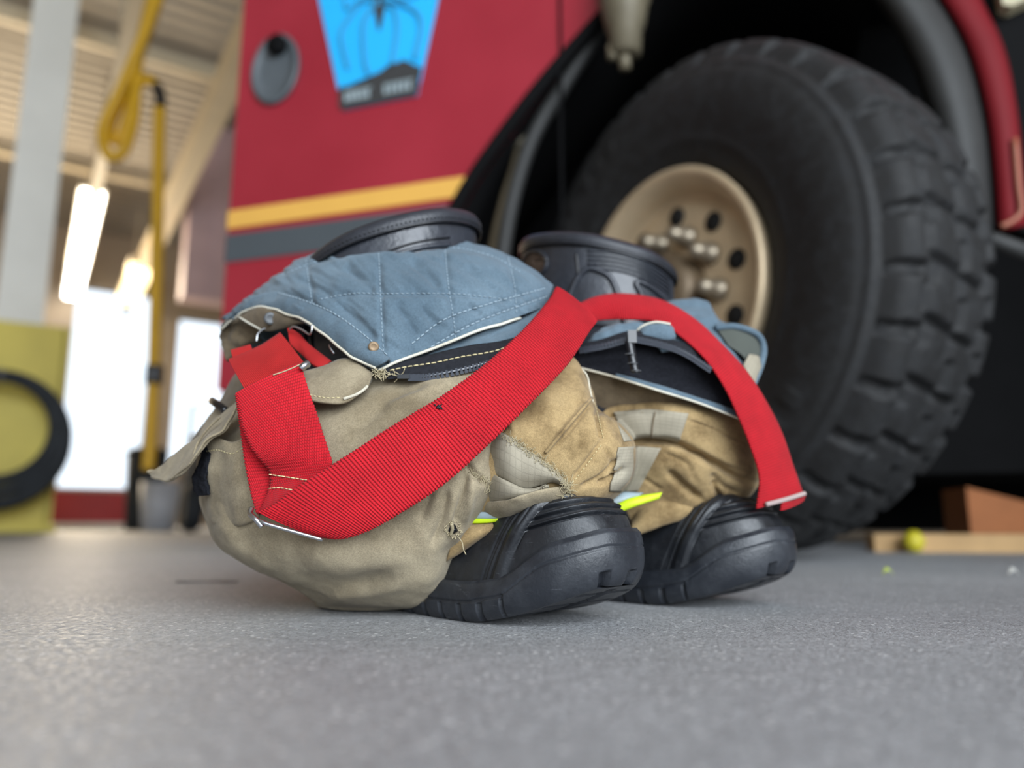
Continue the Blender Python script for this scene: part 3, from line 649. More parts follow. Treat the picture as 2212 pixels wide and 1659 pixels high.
    for v in zs:
        w = sm(v, 0, .6); zt_ = rim0+rimA*np.cos(th-rimdir); z = .105+(zt_-.105)*v
        ax_, ay_ = .060+(rx-.060)*w, .043+(ry-.043)*w
        px_ = cx*w+.072*(1-w); py_ = cy*w
        rr = 1+.010*np.sin(3*th+5*v)+.006*np.sin(7*th-9*v)
        rows.append(Lp(px_+ax_*rr*np.cos(th), py_+ay_*rr*np.sin(th), z))
    Sg = np.array(rows); Sg[:, :, 2] += 0
    sh = mesh('shaft', Sg.reshape(-1, 3), gfaces(40, 96, True), LEATHER, root, uv=guv(Sg)); thick(sh, .004, -1)
    # rolled binding at the rim, its stitch row and the seams
    rim = Sg[-1]; below = Sg[-5]; cen = rim.mean(0); mb = MB(); o = rim-cen; o[:, 2] = 0; o /= np.linalg.norm(o, axis=1, keepdims=True)
    bw = .0105; prof = [(.0035, -bw), (.0045, -bw*.6), (.0042, -.002), (.001, .0028), (-.004, .0025), (-.0065, -.003), (-.0065, -bw)]
    G = np.array([rim+o*a+np.array((0, 0, 1.))*b for a, b in prof])
    mesh('collar_binding', G.reshape(-1, 3), gfaces(len(prof), 96, True), BIND, root)
    mb.tube(rim+o*.0030-np.array((0, 0, bw+.0006)), .0011, 6, True)
    rs = spline(rim, 96*3, True)
    for i in range(0, 96*3-1, 2):
        c_ = rs[i]-cen; c_[2] = 0; c_ /= np.linalg.norm(c_); a = rs[i]+c_*.0045-np.array((0, 0, bw*.72)); b = rs[i+1]+c_*.0045-np.array((0, 0, bw*.76)); mb.tube([a, b], .0005, 5)
    mb.build('collar_stitch', TEETH, root)
    return root, Sg, o
nb, nS, nO = make_boot((-.154, .772, 0), 'rubber_boot', 'scuffed black rubber boot inside the leg under the blue quilted flap', .336, .028, math.radians(45), (.056, -.016), .092, .080)
fb, fS, fO = make_boot((.004, .893, 0), 'rubber_boot', 'black rubber boot in the farther leg beside the truck tyre', .372, .022, math.radians(205), (.100, .026), .090, .080, True)
fb['group'] = nb['group'] = 'pair of turnout boots'
def onring(Sg, o, k, j, off): return Sg[k][j % 96]+o[j % 96]*off
def ringseam(root, Sg, o, pts, name, mat, r=.0016, off=.001):
    P = []
    for k, j in spline(np.array(pts, float), 40):
        k0 = int(np.clip(k, 0, 38)); j0 = int(math.floor(j)); f = j-j0; g = k-k0
        q = (Sg[k0][j0 % 96]*(1-f)+Sg[k0][(j0+1) % 96]*f)*(1-g)+(Sg[k0+1][j0 % 96]*(1-f)+Sg[k0+1][(j0+1) % 96]*f)*g
        P.append(q+o[j0 % 96]*off)
    mb = MB(); mb.tube(P, r, 6); return mb.build(name, mat, root)
ringseam(nb, nS, nO, [(36, 66), (30, 68), (18, 70)], 'back_seam', LEATHER, .0022)
ringseam(nb, nS, nO, [(36, 68), (30, 70), (18, 72)], 'back_seam', TEETH, .0010)
ringseam(nb, nS, nO, [(31, 78), (34, 84), (35, 95)], 'side_seam', TEETH, .0009)
ringseam(nb, nS, nO, [(30, 78), (33, 84), (34, 95)], 'side_seam', LEATHER, .0022)
# moulded shin guard lines and pull hole on the far boot
ringseam(fb, fS, fO, [(18, 72), (28, 75), (33, 78), (33.6, 81), (31, 84), (18, 87)], 'shin_ridge', LEATHER, .0032)
ringseam(fb, fS, fO, [(18, 93), (29, 90), (33, 88), (32.4, 94), (31, 98)], 'shin_ridge', LEATHER, .0030)
for k in range(5): ringseam(fb, fS, fO, [(36.6-k*.7, 79), (37-k*.7, 86), (36.4-k*.7, 98)], 'flex_rib', LEATHER, .0013)
ringseam(fb, fS, fO, [(36, 77), (32, 77), (26, 74), (16, 70)], 'back_seam', TEETH, .0012)
hp = [(34.6+2.2*math.sin(t), 66+4.6*math.cos(t)) for t in np.linspace(0, 2*PI, 16)]
ringseam(fb, fS, fO, hp, 'pull_hole_rim', BIND, .0024)
G = np.array([[(onring(fS, fO, 35, 66, .0012)*(1-w)+onring(fS, fO, int(round(k)), int(round(j)), .0012)*w) for k, j in hp] for w in np.linspace(0, 1, 4)])
sheet('pull_hole', G, plain('hole_brown', lin(70, 54, 42), .9), fb, .0006)
# ------------------------------------------------------------------ the turnout trousers, bunched over the boots
KS = 1.09                                                           # overall distance scale of the bundle
def A(px, py, Y): return at(px, py, Y*KS)
def S(x, y, z): return (x*KS, y*KS, max(.002, H+(z-H)*KS))
tr = thing('turnout_trousers', 'khaki turnout trousers bunched around the boots with red braces and blue quilted liner', 'trousers', (-.02, .70, 0))
TRIS = []                                                           # surfaces that later pieces rest on
def solid(G, closed=True):
    nv, nu = G.shape[:2]; TRIS.append((G.reshape(-1, 3), gfaces(nv, nu, closed))); bvh()
BV = None
def bvh():
    global BV
    V, Fc, o = [], [], 0
    for v, f in TRIS: V += [tuple(map(float, q)) for q in v]; Fc += [tuple(i+o for i in q) for q in f]; o += len(v)
    BV = BVHTree.FromPolygons(V, Fc)
def depth(px, py, default=None):
    rx, rz = ray(px, py); d = Vector((rx, 1, rz)); hit = BV.ray_cast(Vector((0, 0, H)), d.normalized())
    return default if hit[0] is None else hit[0].y
def on(px, py, off=.002, default=.6):                               # a point resting on what is already there
    d = depth(px, py, default*KS); return at(px, py, d-off)
def body(name, rows, mat, nu=240, nv=170, amp=.006, seed=0., creases=(), fine=.0012, stretch=(1, 1, 1)):
    G = grid([[S(x, y, z) for x, y in pts] for z, pts in rows], nu, nv, True)
    N = normals(G, True); out = np.sign(np.sum(N*(G-G.mean((0, 1))), -1).mean()); N = N*out
    a = fbm(G, 13, stretch, 2, seed)*amp + fbm(G, 45, stretch, 2, seed+9)*fine*1.6
    edge = np.sin(np.linspace(0, PI, nv))[:, None]**.4
    G = G+N*(a*edge)[..., None]
    N = normals(G, True)*out
    if creases: G = crease(G, N, creases, 1.)
    G[..., 2] = np.maximum(G[..., 2], .0015)
    o = loft(name, G, mat, tr); solid(G); return o, G
# leg on the camera side: a sack of canvas hanging over the heel of the boot
rowsA = [
 (.000, [(-.160, .65), (-.150, .625), (-.130, .608), (-.100, .606), (-.082, .625), (-.09, .70), (-.13, .74), (-.16, .71)]),
 (.018, [(-.166, .65), (-.155, .605), (-.12, .578), (-.076, .576), (-.056, .600), (-.05, .70), (-.12, .77), (-.18, .72)]),
 (.050, [(-.229, .64), (-.200, .575), (-.135, .540), (-.074, .535), (-.045, .560), (-.03, .70), (-.12, .82), (-.22, .74)]),
 (.075, [(-.254, .65), (-.218, .570), (-.137, .530), (-.065, .520), (-.028, .540), (-.01, .70), (-.12, .83), (-.23, .75)]),
 (.100, [(-.262, .65), (-.225, .570), (-.140, .525), (-.060, .512), (-.013, .530), (.00, .70), (-.12, .84), (-.24, .76)]),
 (.135, [(-.262, .65), (-.225, .575), (-.145, .525), (-.062, .508), (-.008, .525), (.02, .68), (-.1, .84), (-.235, .77)]),
 (.160, [(-.256, .655), (-.222, .60), (-.148, .545), (-.065, .515), (-.010, .530), (.03, .68), (-.1, .83), (-.22, .77)]),
 (.180, [(-.246, .66), (-.215, .625), (-.142, .585), (-.062, .535), (.00, .545), (.03, .68), (-.1, .82), (-.21, .76)]),
 (.205, [(-.232, .665), (-.20, .640), (-.138, .612), (-.060, .575), (.01, .57), (.03, .68), (-.1, .80), (-.20, .75)]),
 (.235, [(-.20, .67), (-.17, .655), (-.12, .64), (-.06, .62), (.0, .61), (.02, .68), (-.1, .76), (-.17, .73)]),
]
cr = [([(1010, 1010), (1000, 1070), (985, 1150)], 9, .006), ([(965, 1050), (955, 1120), (930, 1190)], 10, .005), ([(930, 1060), (905, 1130)], 10, .003),
      ([(1000, 995), (1040, 1035), (1054, 1050)], 7, .005), ([(1020, 1030), (1010, 1100), (975, 1190)], 9, -.003), ([(560, 1010), (520, 1060), (480, 1075)], 16, .006),
      ([(505, 985), (500, 1040), (520, 1080)], 12, .004), ([(640, 1180), (760, 1210), (900, 1180)], 40, -.004), ([(620, 1250), (740, 1262), (860, 1240)], 22, .004),
      ([(700, 1290), (790, 1280), (880, 1262)], 12, -.003), ([(760, 930), (860, 850), (930, 830)], 16, .004), ([(820, 880), (960, 830)], 12, -.003), ([(470, 1110), (520, 1180), (600, 1235)], 20, -.003)]
body('leg', rowsA, TAN, 300, 220, .007, 3.1, cr, .0010)
# knee of the same leg, coated in golden leather, bending over the boot
rowsB = [
 (.070, [(-.05, .58), (-.03, .560), (.00, .553), (.03, .556), (.052, .575), (.05, .64), (.00, .68), (-.05, .66)]),
 (.088, [(-.06, .57), (-.035, .545), (.00, .530), (.042, .533), (.067, .560), (.07, .64), (.00, .69), (-.06, .66)]),
 (.105, [(-.06, .57), (-.035, .538), (.00, .522), (.055, .526), (.085, .562), (.085, .64), (.00, .70), (-.06, .66)]),
 (.128, [(-.06, .57), (-.035, .538), (.005, .516), (.057, .522), (.090, .566), (.085, .64), (.00, .70), (-.06, .66)]),
 (.145, [(-.06, .57), (-.035, .540), (.005, .520), (.052, .527), (.082, .570), (.078, .64), (.00, .70), (-.06, .66)]),
 (.160, [(-.06, .58), (-.035, .545), (.003, .528), (.047, .533), (.064, .575), (.065, .64), (.00, .70), (-.06, .66)]),
 (.180, [(-.06, .59), (-.036, .555), (.00, .542), (.045, .548), (.058, .580), (.06, .64), (.00, .69), (-.06, .66)]),
 (.198, [(-.06, .60), (-.038, .575), (.00, .560), (.040, .565), (.052, .590), (.05, .64), (.00, .68), (-.06, .66)]),
 (.215, [(-.05, .61), (-.030, .595), (.00, .580), (.025, .585), (.035, .605), (.035, .64), (.00, .67), (-.05, .65)]),
]
crB = [([(1180, 975), (1230, 915), (1275, 862)], 5, -.0035), ([(1188, 980), (1238, 920), (1280, 868)], 4, .003), ([(1235, 1040), (1275, 990), (1302, 950)], 5, .0035),
       ([(1290, 880), (1300, 930), (1303, 952)], 6, .006), ([(1250, 1055), (1300, 1030), (1345, 985)], 6, .004), ([(1290, 1048), (1330, 1030), (1358, 1010)], 5, .007),
       ([(1300, 960), (1325, 1000), (1320, 1040)], 5, .002), ([(1080, 940), (1098, 905)], 4, .003), ([(1095, 860), (1110, 940)], 6, -.002)]
body('knee', rowsB, GOLD, 260, 190, .003, 8.7, crB, .0007)
# the farther leg
rowsC = [
 (.070, [(.04, .72), (.065, .680), (.10, .665), (.15, .660), (.185, .675), (.19, .74), (.12, .80), (.04, .78)]),
 (.086, [(.03, .71), (.060, .665), (.10, .650), (.155, .645), (.195, .668), (.20, .74), (.12, .81), (.03, .78)]),
 (.105, [(.01, .71), (.050, .655), (.10, .638), (.165, .632), (.212, .665), (.21, .74), (.12, .82), (.02, .78)]),
 (.125, [(.00, .71), (.050, .652), (.10, .628), (.168, .624), (.216, .667), (.21, .74), (.12, .82), (.02, .78)]),
 (.145, [(.00, .71), (.050, .650), (.10, .624), (.160, .620), (.210, .662), (.20, .74), (.12, .82), (.02, .78)]),
 (.165, [(.00, .71), (.050, .650), (.10, .622), (.157, .620), (.203, .662), (.19, .74), (.12, .81), (.02, .78)]),
 (.190, [(.00, .71), (.050, .670), (.10, .655), (.150, .652), (.190, .675), (.18, .74), (.12, .80), (.02, .78)]),
 (.215, [(.01, .72), (.050, .690), (.10, .675), (.145, .672), (.175, .690), (.17, .74), (.12, .79), (.03, .77)]),
]
crC = [([(1335, 955), (1410, 955), (1465, 962), (1540, 1000), (1600, 1032), (1640, 1046)], 8, .012), ([(1440, 1015), (1470, 1045), (1520, 1085)], 8, .008), ([(1430, 975), (1485, 1005), (1505, 1050)], 4, .002),
       ([(1385, 1030), (1430, 1060)], 4, .002), ([(1540, 1040), (1560, 1085)], 6, .007), ([(1600, 1070), (1560, 1050), (1535, 1020)], 8, .004), ([(1480, 905), (1560, 935), (1620, 960)], 3, .002),
       ([(1470, 965), (1550, 1000), (1630, 1025)], 4, .002), ([(1290, 905), (1360, 880), (1440, 885)], 8, .006)]
body('leg', rowsC, GOLD, 260, 190, .004, 15.2, crC, .0008)
# dark linings that fill the hollow between and behind the legs
def core(name, rows, mat, amp=.003): return body(name, rows, mat, 96, 60, amp, 21., (), .0006)
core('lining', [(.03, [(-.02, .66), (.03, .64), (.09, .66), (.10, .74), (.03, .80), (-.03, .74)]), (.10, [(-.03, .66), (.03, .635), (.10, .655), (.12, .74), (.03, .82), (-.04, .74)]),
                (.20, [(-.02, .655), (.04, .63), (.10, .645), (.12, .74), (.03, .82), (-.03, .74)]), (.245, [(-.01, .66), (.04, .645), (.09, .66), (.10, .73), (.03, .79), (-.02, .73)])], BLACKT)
core('lining', [(.19, [(-.20, .68), (-.13, .63), (-.04, .60), (.02, .62), (.02, .70), (-.09, .76)]), (.235, [(-.195, .68), (-.13, .635), (-.04, .605), (.02, .625), (.02, .70), (-.09, .755)]),
                (.275, [(-.18, .68), (-.13, .65), (-.05, .63), (.01, .645), (.01, .70), (-.09, .74)]), (.292, [(-.16, .68), (-.12, .665), (-.06, .655), (-.01, .66), (-.01, .70), (-.09, .72)])], TAN_IN, .002)
# blue quilted liner folded over the top of the near leg
LT_ = [((484, 690, .662), (492, 700, .655)), ((522, 655, .652), (528, 672, .632)), ((566, 618, .648), (572, 662, .608)), ((640, 566, .645), (645, 690, .572)), ((740, 526, .642), (738, 752, .546)),
       ((850, 515, .640), (818, 800, .530)), ((960, 516, .640), (925, 757, .538)), ((1060, 533, .636), (1040, 712, .552)), ((1140, 574, .630), (1130, 680, .566)), ((1192, 622, .618), (1182, 660, .588))]
def lining_grid(nt=9):
    rows = []
    for k, (dz, dy) in enumerate(((-.06, .085), (-.03, .065), (-.008, .035))):
        rows.append([A(*t)+np.array((0, dy, dz)) for t, e in LT_])
    for j in range(nt):
        t = j/(nt-1); r = []
        for a, b in LT_:
            yy = b[2]+(a[2]-b[2])*(1-math.sqrt(max(0, 1-(1-t)**2)))
            r.append(A(a[0]+(b[0]-a[0])*t, a[1]+(b[1]-a[1])*t**1.12, yy))
        rows.append(r)
    return rows
G = grid(lining_grid(), 320, 220); N = normals(G); N *= np.sign(np.sum(N*(np.array((0, 0, H))-G), -1).mean())
q = [([(818, 545), (822, 640), (826, 720), (830, 785)], 7, .0022), ([(960, 520), (968, 610), (980, 690), (985, 735)], 7, .0022), ([(1098, 555), (1112, 620), (1116, 680)], 6, .002), ([(660, 560), (672, 640), (680, 690)], 7, .002),
     ([(690, 646), (760, 634), (830, 634), (970, 634), (1060, 642), (1110, 650)], 7, .0020), ([(590, 600), (700, 560), (830, 535), (960, 532), (1060, 552), (1130, 590)], 6, .0016),
     ([(890, 742), (960, 690), (1060, 655), (1180, 622)], 5, .0016), ([(930, 750), (1020, 700), (1110, 665), (1188, 638)], 4, .0014),
     ([(880, 560), (930, 600), (950, 625)], 9, .0035), ([(905, 650), (930, 690), (960, 720)], 9, .003), ([(740, 570), (790, 610), (812, 632)], 10, .0035), ([(720, 650), (780, 700), (815, 735)], 10, .0035), ([(1000, 570), (1050, 610), (1085, 640)], 9, .003),
     ([(850, 650), (880, 690), (905, 730)], 9, .003), ([(1010, 655), (1040, 680)], 8, .0025), ([(640, 600), (720, 640)], 10, .003), ([(590, 640), (650, 650), (720, 690)], 9, .003)]
G = G+N*(fbm(G, 20, (1, 1, 1), 1, 4.)*.0024)[..., None]+N*(fbm(np.stack([(G[..., 0]+G[..., 2]*1.1), G[..., 2]*0, (G[..., 2]-G[..., 0])*.28], -1), 80, (1, 1, 1), 2, 2.)*.0019)[..., None]
G = crease(G, N, q, 1.); liner = sheet('quilted_liner', G, BLUE, tr, .0022, -1); solid(G, False)
def seam(name, pts, r, mat, parent, off=.0012, n=60, wob=0.):
    P = np.array([on(x, y, off) for x, y in spline(np.array(pts, float), n)])
    d = P[:, 1].copy(); P[:, 1:2] = P[:, 1:2]
    if wob: P += np.stack([fbm(P, 120, octv=1, seed=k*7.)*wob for k in range(3)], -1)
    mb = MB(); mb.tube(P, r, 7); return mb.build(name, mat, parent)
def stitches(name, lines, mat, parent, off=.0008, L=.0030, gap=.0014, r=.00042):
    mb = MB()
    for pts in lines:
        P = np.array([on(x, y, off) for x, y in spline(np.array(pts, float), 160)]); s = np.concatenate([[0], np.cumsum(np.linalg.norm(np.diff(P, axis=0), axis=1))])
        t = 0
        while t < s[-1]-L:
            u = np.linspace(t, t+L, 4); q = np.stack([np.interp(u, s, P[:, k]) for k in range(3)], 1); q[[0, -1], 1] += .0006; mb.tube(q, r, 5); t += L+gap
    return mb.build(name, mat, parent)
stitches('quilting', [x[0] for x in q[:6]], WTH, liner, .0008, .0028, .0016, .00030)
stitches('hem_stitch', [q[6][0], q[7][0]], WTH, liner, .0009, .0036, .0014, .00045)
# two-edged strips: rounded rolls and flat bands between an upper and a lower edge
def strip(name, top, bot, mat, bulge=.004, parent=None, nu=90, nv=24, t=.0018, rest=None, amp=.0008, seed=0., back=0., sc=45):
    """top / bot: (px, py, Y) or (px, py) resting on the surface"""
    T = spline(np.array([A(*p) if len(p) == 3 else on(p[0], p[1], rest or .002) for p in top]), nu); Bm = spline(np.array([A(*p) if len(p) == 3 else on(p[0], p[1], rest or .002) for p in bot]), nu)
    rows = []
    for v in np.linspace(0, 1, nv):
        m = T*(1-v)+Bm*v; d = (np.array((0, 0, H))-m); d /= np.linalg.norm(d, axis=1, keepdims=True)
        rows.append(m+d*bulge*math.sin(PI*v)**.7)
    if back:
        rows = [rows[0]+np.array((0, back, -back*.3))]+rows+[rows[-1]+np.array((0, back, back*.1))]
    Gs = np.array(rows); Ns = normals(Gs)
    if amp: Gs = Gs+Ns*(fbm(Gs, sc, (1, 1, 1), 2, seed)*amp)[..., None]
    return sheet(name, Gs, mat, tr if parent is None else parent, t, -1), Gs
hemT = [(548, 640, .612), (600, 628, .600), (646, 641, .580), (700, 662, .562), (756, 698, .545), (806, 738, .532), (842, 772, .524)]
hemB = [(478, 711, .642), (513, 681, .625), (563, 662, .603), (616, 678, .582), (656, 691, .566), (700, 723, .550), (756, 768, .535), (812, 795, .525)]
hem, Gh = strip('hem_band', hemT, hemB, BLUE, .006, liner, 140, 26, .002, None, .0012, 5., .006, 60); solid(Gh, False)
P = spline(np.array([A(x, y, d-.002) for x, y, d in hemB]), 80); mb = MB(); mb.tube(P+np.stack([fbm(P, 60, octv=1, seed=k*3.)*.0012 for k in range(3)], -1), .0011, 7); mb.build('pale_piping', PALE, liner)
P = spline(np.array([A(x, y, d-.003) for x, y, d in ((818, 800, .528), (850, 785, .531), (925, 758, .538), (975, 736, .545), (1040, 713, .551), (1090, 696, .561), (1125, 686, .572))]), 60); mb = MB(); mb.tube(P+np.stack([fbm(P, 60, octv=1, seed=k*3.)*.001 for k in range(3)], -1), .0012, 7); mb.build('pale_piping', PALE, liner)
stitches('hem_stitch', [[(600, 632), (660, 650), (720, 676), (780, 718), (838, 768)]], WTH, liner, .0012, .0036, .0014, .0004)
def disc(name, px, py, r, mat, parent, off=.001, h=.0022):
    c = on(px, py, off); n = np.array((0, 0, H))-c; n /= np.linalg.norm(n); mb = MB(); mb.lathe([(0, r), (h*.6, r*.96), (h, r*.7), (h*.8, r*.5), (h*.8, 0)], c, n, 28); return mb.build(name, mat, parent)
disc('snap', 807, 749, .0042, BRONZE, liner, .001)
# brown inside of the turned-out waist, left of the opening
o, Gs = strip('waist_lining', [(470, 722, .655), (490, 692, .648), (520, 680, .64), (560, 668, .625)], [(490, 780, .650), (500, 770, .648), (515, 752, .645), (560, 735, .64)], TAN_IN, .006, None, 60, 30, .002, None, .003, 3., .01, 90)
o, Gs = strip('waist_tab', [(512, 684, .628), (563, 664, .60), (616, 680, .582), (662, 696, .568)], [(530, 700, .622), (575, 716, .60), (605, 712, .588), (660, 700, .572)], TAN_IN, .004, None, 60, 20, .002, None, .001, 6.); solid(Gs, False)
disc('snap', 584, 688, .0056, DULL, tr, .001)
seam('waist_lining_edge', [(515, 684), (545, 702), (575, 716), (605, 713)], .0008, PALE, tr, .001, 30)
for pts in ([(554, 738, .6), (557, 722, .6), (567, 712, .6), (576, 709, .6)], [(626, 712, .565), (634, 705, .562), (652, 712, .56), (668, 722, .558), (673, 716, .556), (674, 702, .556)], [(712, 745, .548), (714, 752, .546), (722, 764, .545)]):
    mb = MB(); mb.tube(spline(np.array([A(*p) for p in pts]), 24), .0010, 7); mb.build('wire_clip', METAL, tr)
# blue under layer and the zip between the liner edge and the brace
o, Gs = strip('liner_fold', [(850, 782, .550), (925, 752, .556), (1040, 706, .568), (1130, 675, .580), (1200, 640, .590)], [(840, 808, .535), (930, 785, .536), (1050, 752, .542), (1150, 735, .55), (1235, 700, .565)], BLUE, .004, liner, 110, 26, .002, None, .002, 9., .0, 60); solid(Gs, False)
zt_, Gz = strip('zip_tape', [(826, 796, .529), (860, 782, .531), (920, 768, .533), (1000, 748, .537), (1080, 736, .541), (1140, 722, .546)], [(838, 820, .524), (880, 815, .524), (930, 813, .524), (1010, 797, .526), (1070, 778, .530), (1130, 760, .535)], BLACKT, .0015, None, 90, 12, .0012, None, .0004, 2.); solid(Gz, False)
stitches('zip_stitch', [[(842, 800), (880, 792), (940, 783), (1000, 770), (1060, 760), (1110, 745)]], YTH, zt_, .001, .0034, .0012, .00055)
def teeth(name, pts, n, sz, parent, mat=ZTEETH):
    P = spline(np.array([A(*p) for p in pts]), n); T = np.gradient(P, axis=0); T /= np.linalg.norm(T, axis=1, keepdims=True); mb = MB()
    for i, (p, t) in enumerate(zip(P, T)):
        v = np.array((0, 0, H))-p; v /= np.linalg.norm(v); d = np.cross(v, t); d /= np.linalg.norm(d); R = np.stack([t, d, np.cross(t, d)], 1)
        dn = d if d[2] < 0 else -d
        mb.box(p+dn*sz*.2*(1 if i % 2 else .4), sz*.62, sz*1.5, sz*.8, R); mb.box(p+dn*sz*.9, sz*.95, sz*.7, sz*.9, R)
    mb.tube(P, sz*.35, 6)
    return mb.build(name, mat, parent, False)
teeth('zip_teeth', [(885, 813, .521), (930, 811, .521), (1010, 795, .523), (1070, 777, .527), (1120, 760, .532)], 34, .0028, zt_)
mb = MB(); p = A(872, 814, .5205); mb.box(p, .009, .004, .0032); mb.build('zip_stop', TEETH, zt_, False)
rs = random.Random(3); mb = MB()
for k in range(34):
    p = A(812+rs.uniform(-6, 60)*(.3 if k % 3 else 1), 803+rs.uniform(-8, 12), .5235); P = [p]; d = np.array((rs.uniform(-1, 1), rs.uniform(-.6, 0), rs.uniform(-1, .6)))
    for j in range(4): P.append(P[-1]+d*.0011); d = d+np.array((rs.uniform(-.7, .7), rs.uniform(-.4, .4), rs.uniform(-.7, .7)))
    mb.tube(spline(np.array(P), 10), .00035, 4)
mb.build('frayed_corner', FRAY, zt_)
# canvas flaps and pocket on the near leg
fl_, Gs = strip('pocket_flap', [(640, 806, .545), (700, 788, .542), (752, 774, .538), (806, 806, .528)], [(662, 862, .516), (700, 869, .512), (745, 869, .511), (790, 842, .514)], TAN, .003, None, 70, 26, .0022, None, .0008, 12.); solid(Gs, False)
seam('flap_piping', [(742, 862), (770, 852), (790, 838), (803, 818)], .0012, PALE, fl_, .001, 30)
stitches('flap_stitch', [[(668, 853), (705, 859), (742, 858)]], YTH, fl_, .0006, .0026, .0012, .0003)
sf, Gs = strip('side_flap', [(520, 862, .565), (470, 900, .570), (428, 942, .580), (385, 975, .592), (348, 1006, .605), (318, 1022, .612)], [(508, 880, .545), (484, 926, .536), (447, 950, .536), (408, 1004, .546), (368, 1034, .568), (326, 1026, .606)], TAN, -.004, None, 90, 24, .0022, None, .0016, 18., 0, 40)
mb = MB(); P = spline(np.array([A(x, y, d-.001) for x, y, d in ((508, 880, .545), (484, 926, .536), (447, 950, .536), (408, 1004, .546), (368, 1034, .568))]), 60); mb.tube(P+np.stack([fbm(P, 90, octv=1, seed=k*3.)*.001 for k in range(3)], -1), .0010, 6); mb.build('flap_piping', TAN, sf)
mb = MB(); P = spline(np.array([A(x, y, d-.004) for x, y, d in ((475, 902, .552), (450, 925, .555), (428, 955, .558), (418, 985, .556))]), 40); mb.tube(P, [.0010]*40, 6); mb.build('flap_seam', TAN, sf)
o, Gs = strip('velcro_strip', [(440, 955, .560), (432, 990, .562), (414, 1035, .572), (424, 1072, .572)], [(462, 955, .552), (452, 990, .552), (442, 1035, .556), (450, 1070, .556)], VELCRO, .0, None, 40, 12, .002, None, .0015, 1., 0, 200)
sp, Gs = strip('cargo_pocket', [(440, 962, .566), (442, 952, .556), (470, 946, .546), (500, 957, .540), (528, 944, .538)], [(452, 1120, .580), (468, 1130, .572), (500, 1135, .556), (530, 1130, .545), (560, 1120, .541)], TAN, .006, None, 80, 50, .002, None, .004, 5., .004, 30); solid(Gs, False)
stitches('pocket_stitch', [[(446, 975), (470, 972), (500, 980), (524, 968)]], YTH, sp, .0006, .0022, .0014, .0003)
o, Gs = strip('side_seam_panel', [(560, 750, .640), (522, 792, .640), (490, 838, .640), (452, 900, .642), (408, 958, .646)], [(590, 800, .61), (545, 845, .60), (515, 875, .60), (475, 920, .605), (432, 965, .612)], TAN_IN, .004, None, 60, 20, .002, None, .002, 8., .004)  # side edge of the leg; the brown stands for khaki in shade
mb = MB(); mb.tube(spline(np.array([A(458, 866, .625), A(470, 874, .61), A(488, 888, .600)]), 14), .0035, 8); mb.build('cord_keeper', TEETH, tr)
# torn hole low on the leg
hole_c = (979, 1143)
pts = [(hole_c[0]+15*math.cos(t)*(1+.2*math.sin(3*t)), hole_c[1]+17*math.sin(t)) for t in np.linspace(0, 2*PI, 26)]
G = np.array([[on(hole_c[0]+(x-hole_c[0])*w, hole_c[1]+(y-hole_c[1])*w, .0006) for x, y in pts] for w in (0.02, .45, .62)]); sheet('torn_hole', G, TEETH, tr, .0003)
mb = MB()
for k in range(36):
    t = rs.uniform(0, 2*PI); x, y = hole_c[0]+15*math.cos(t), hole_c[1]+17*math.sin(t); p = on(x, y, .0006); d = np.array((rs.uniform(-1, 1), -.4, rs.uniform(-1, 1))); P = [p, p+d*.0011, p+d*.0016+np.array((rs.uniform(-1, 1), -.2, rs.uniform(-1, 1)))*.0009]; mb.tube(spline(np.array(P), 7), .00035, 4)
p = on(990, 1160, .0006); mb.tube(spline(np.array([p, p+np.array((.003, -.001, -.004)), p+np.array((.004, -.001, -.009)), p+np.array((.006, -.001, -.013))]), 16), .0004, 4)
mb.tube(spline(np.array([on(975, 1130, .001), on(977, 1143, .002), on(973, 1156, .001)]), 10), .0014, 6)
mb.build('hole_fray', FRAY, tr)
# grey ripstop cuff rolls between the leg and the knee
rp, Gs = strip('ripstop_patch', [(1030, 925, .54), (1090, 938), (1130, 965), (1170, 994), (1205, 1020), (1226, 1048)], [(1030, 1004, .545), (1085, 1036), (1132, 1058), (1165, 1052), (1195, 1044), (1224, 1058)], RIP, .007, None, 100, 40, .002, .003, .0012, 31.); solid(Gs, False)
o, G2 = strip('cuff_roll', [(1030, 1000, .545), (1085, 1034), (1135, 1056), (1185, 1046)], [(1015, 1090, .555), (1080, 1090), (1132, 1076), (1182, 1054)], RIP, .006, rp, 80, 24, .002, .004, .001, 33., .006); solid(G2, False)
o, G3 = strip('cuff_roll', [(1010, 1086, .565), (1090, 1080), (1160, 1060), (1226, 1046)], [(1008, 1116, .568), (1085, 1120), (1150, 1100), (1212, 1090)], TAN, .006, rp, 80, 24, .002, .004, .0012, 35., .008); solid(G3, False)
mb = MB()
for k in range(520):
    u = rs.random(); base = spline(np.array([(1090, 938), (1130, 965), (1170, 994), (1205, 1020), (1226, 1050), (1218, 1080)], float), 101)[int(u*100)]
    p = on(base[0]+rs.gauss(0, 4), base[1]+rs.gauss(0, 4), .0012, .524); L = .0008+.0026*rs.random()*(u > .75)+.0010*rs.random()
    d = np.array((rs.gauss(0, 1), -.5, rs.gauss(0, 1))); P = [p, p+d*L*.5, p+d*L*.8+np.array((rs.gauss(0, 1), 0, rs.gauss(0, 1)))*L*.5]; mb.tube(spline(np.array(P), 6), .00019, 4)
mb.build('frayed_edge', FRAY, rp)
mb = MB()
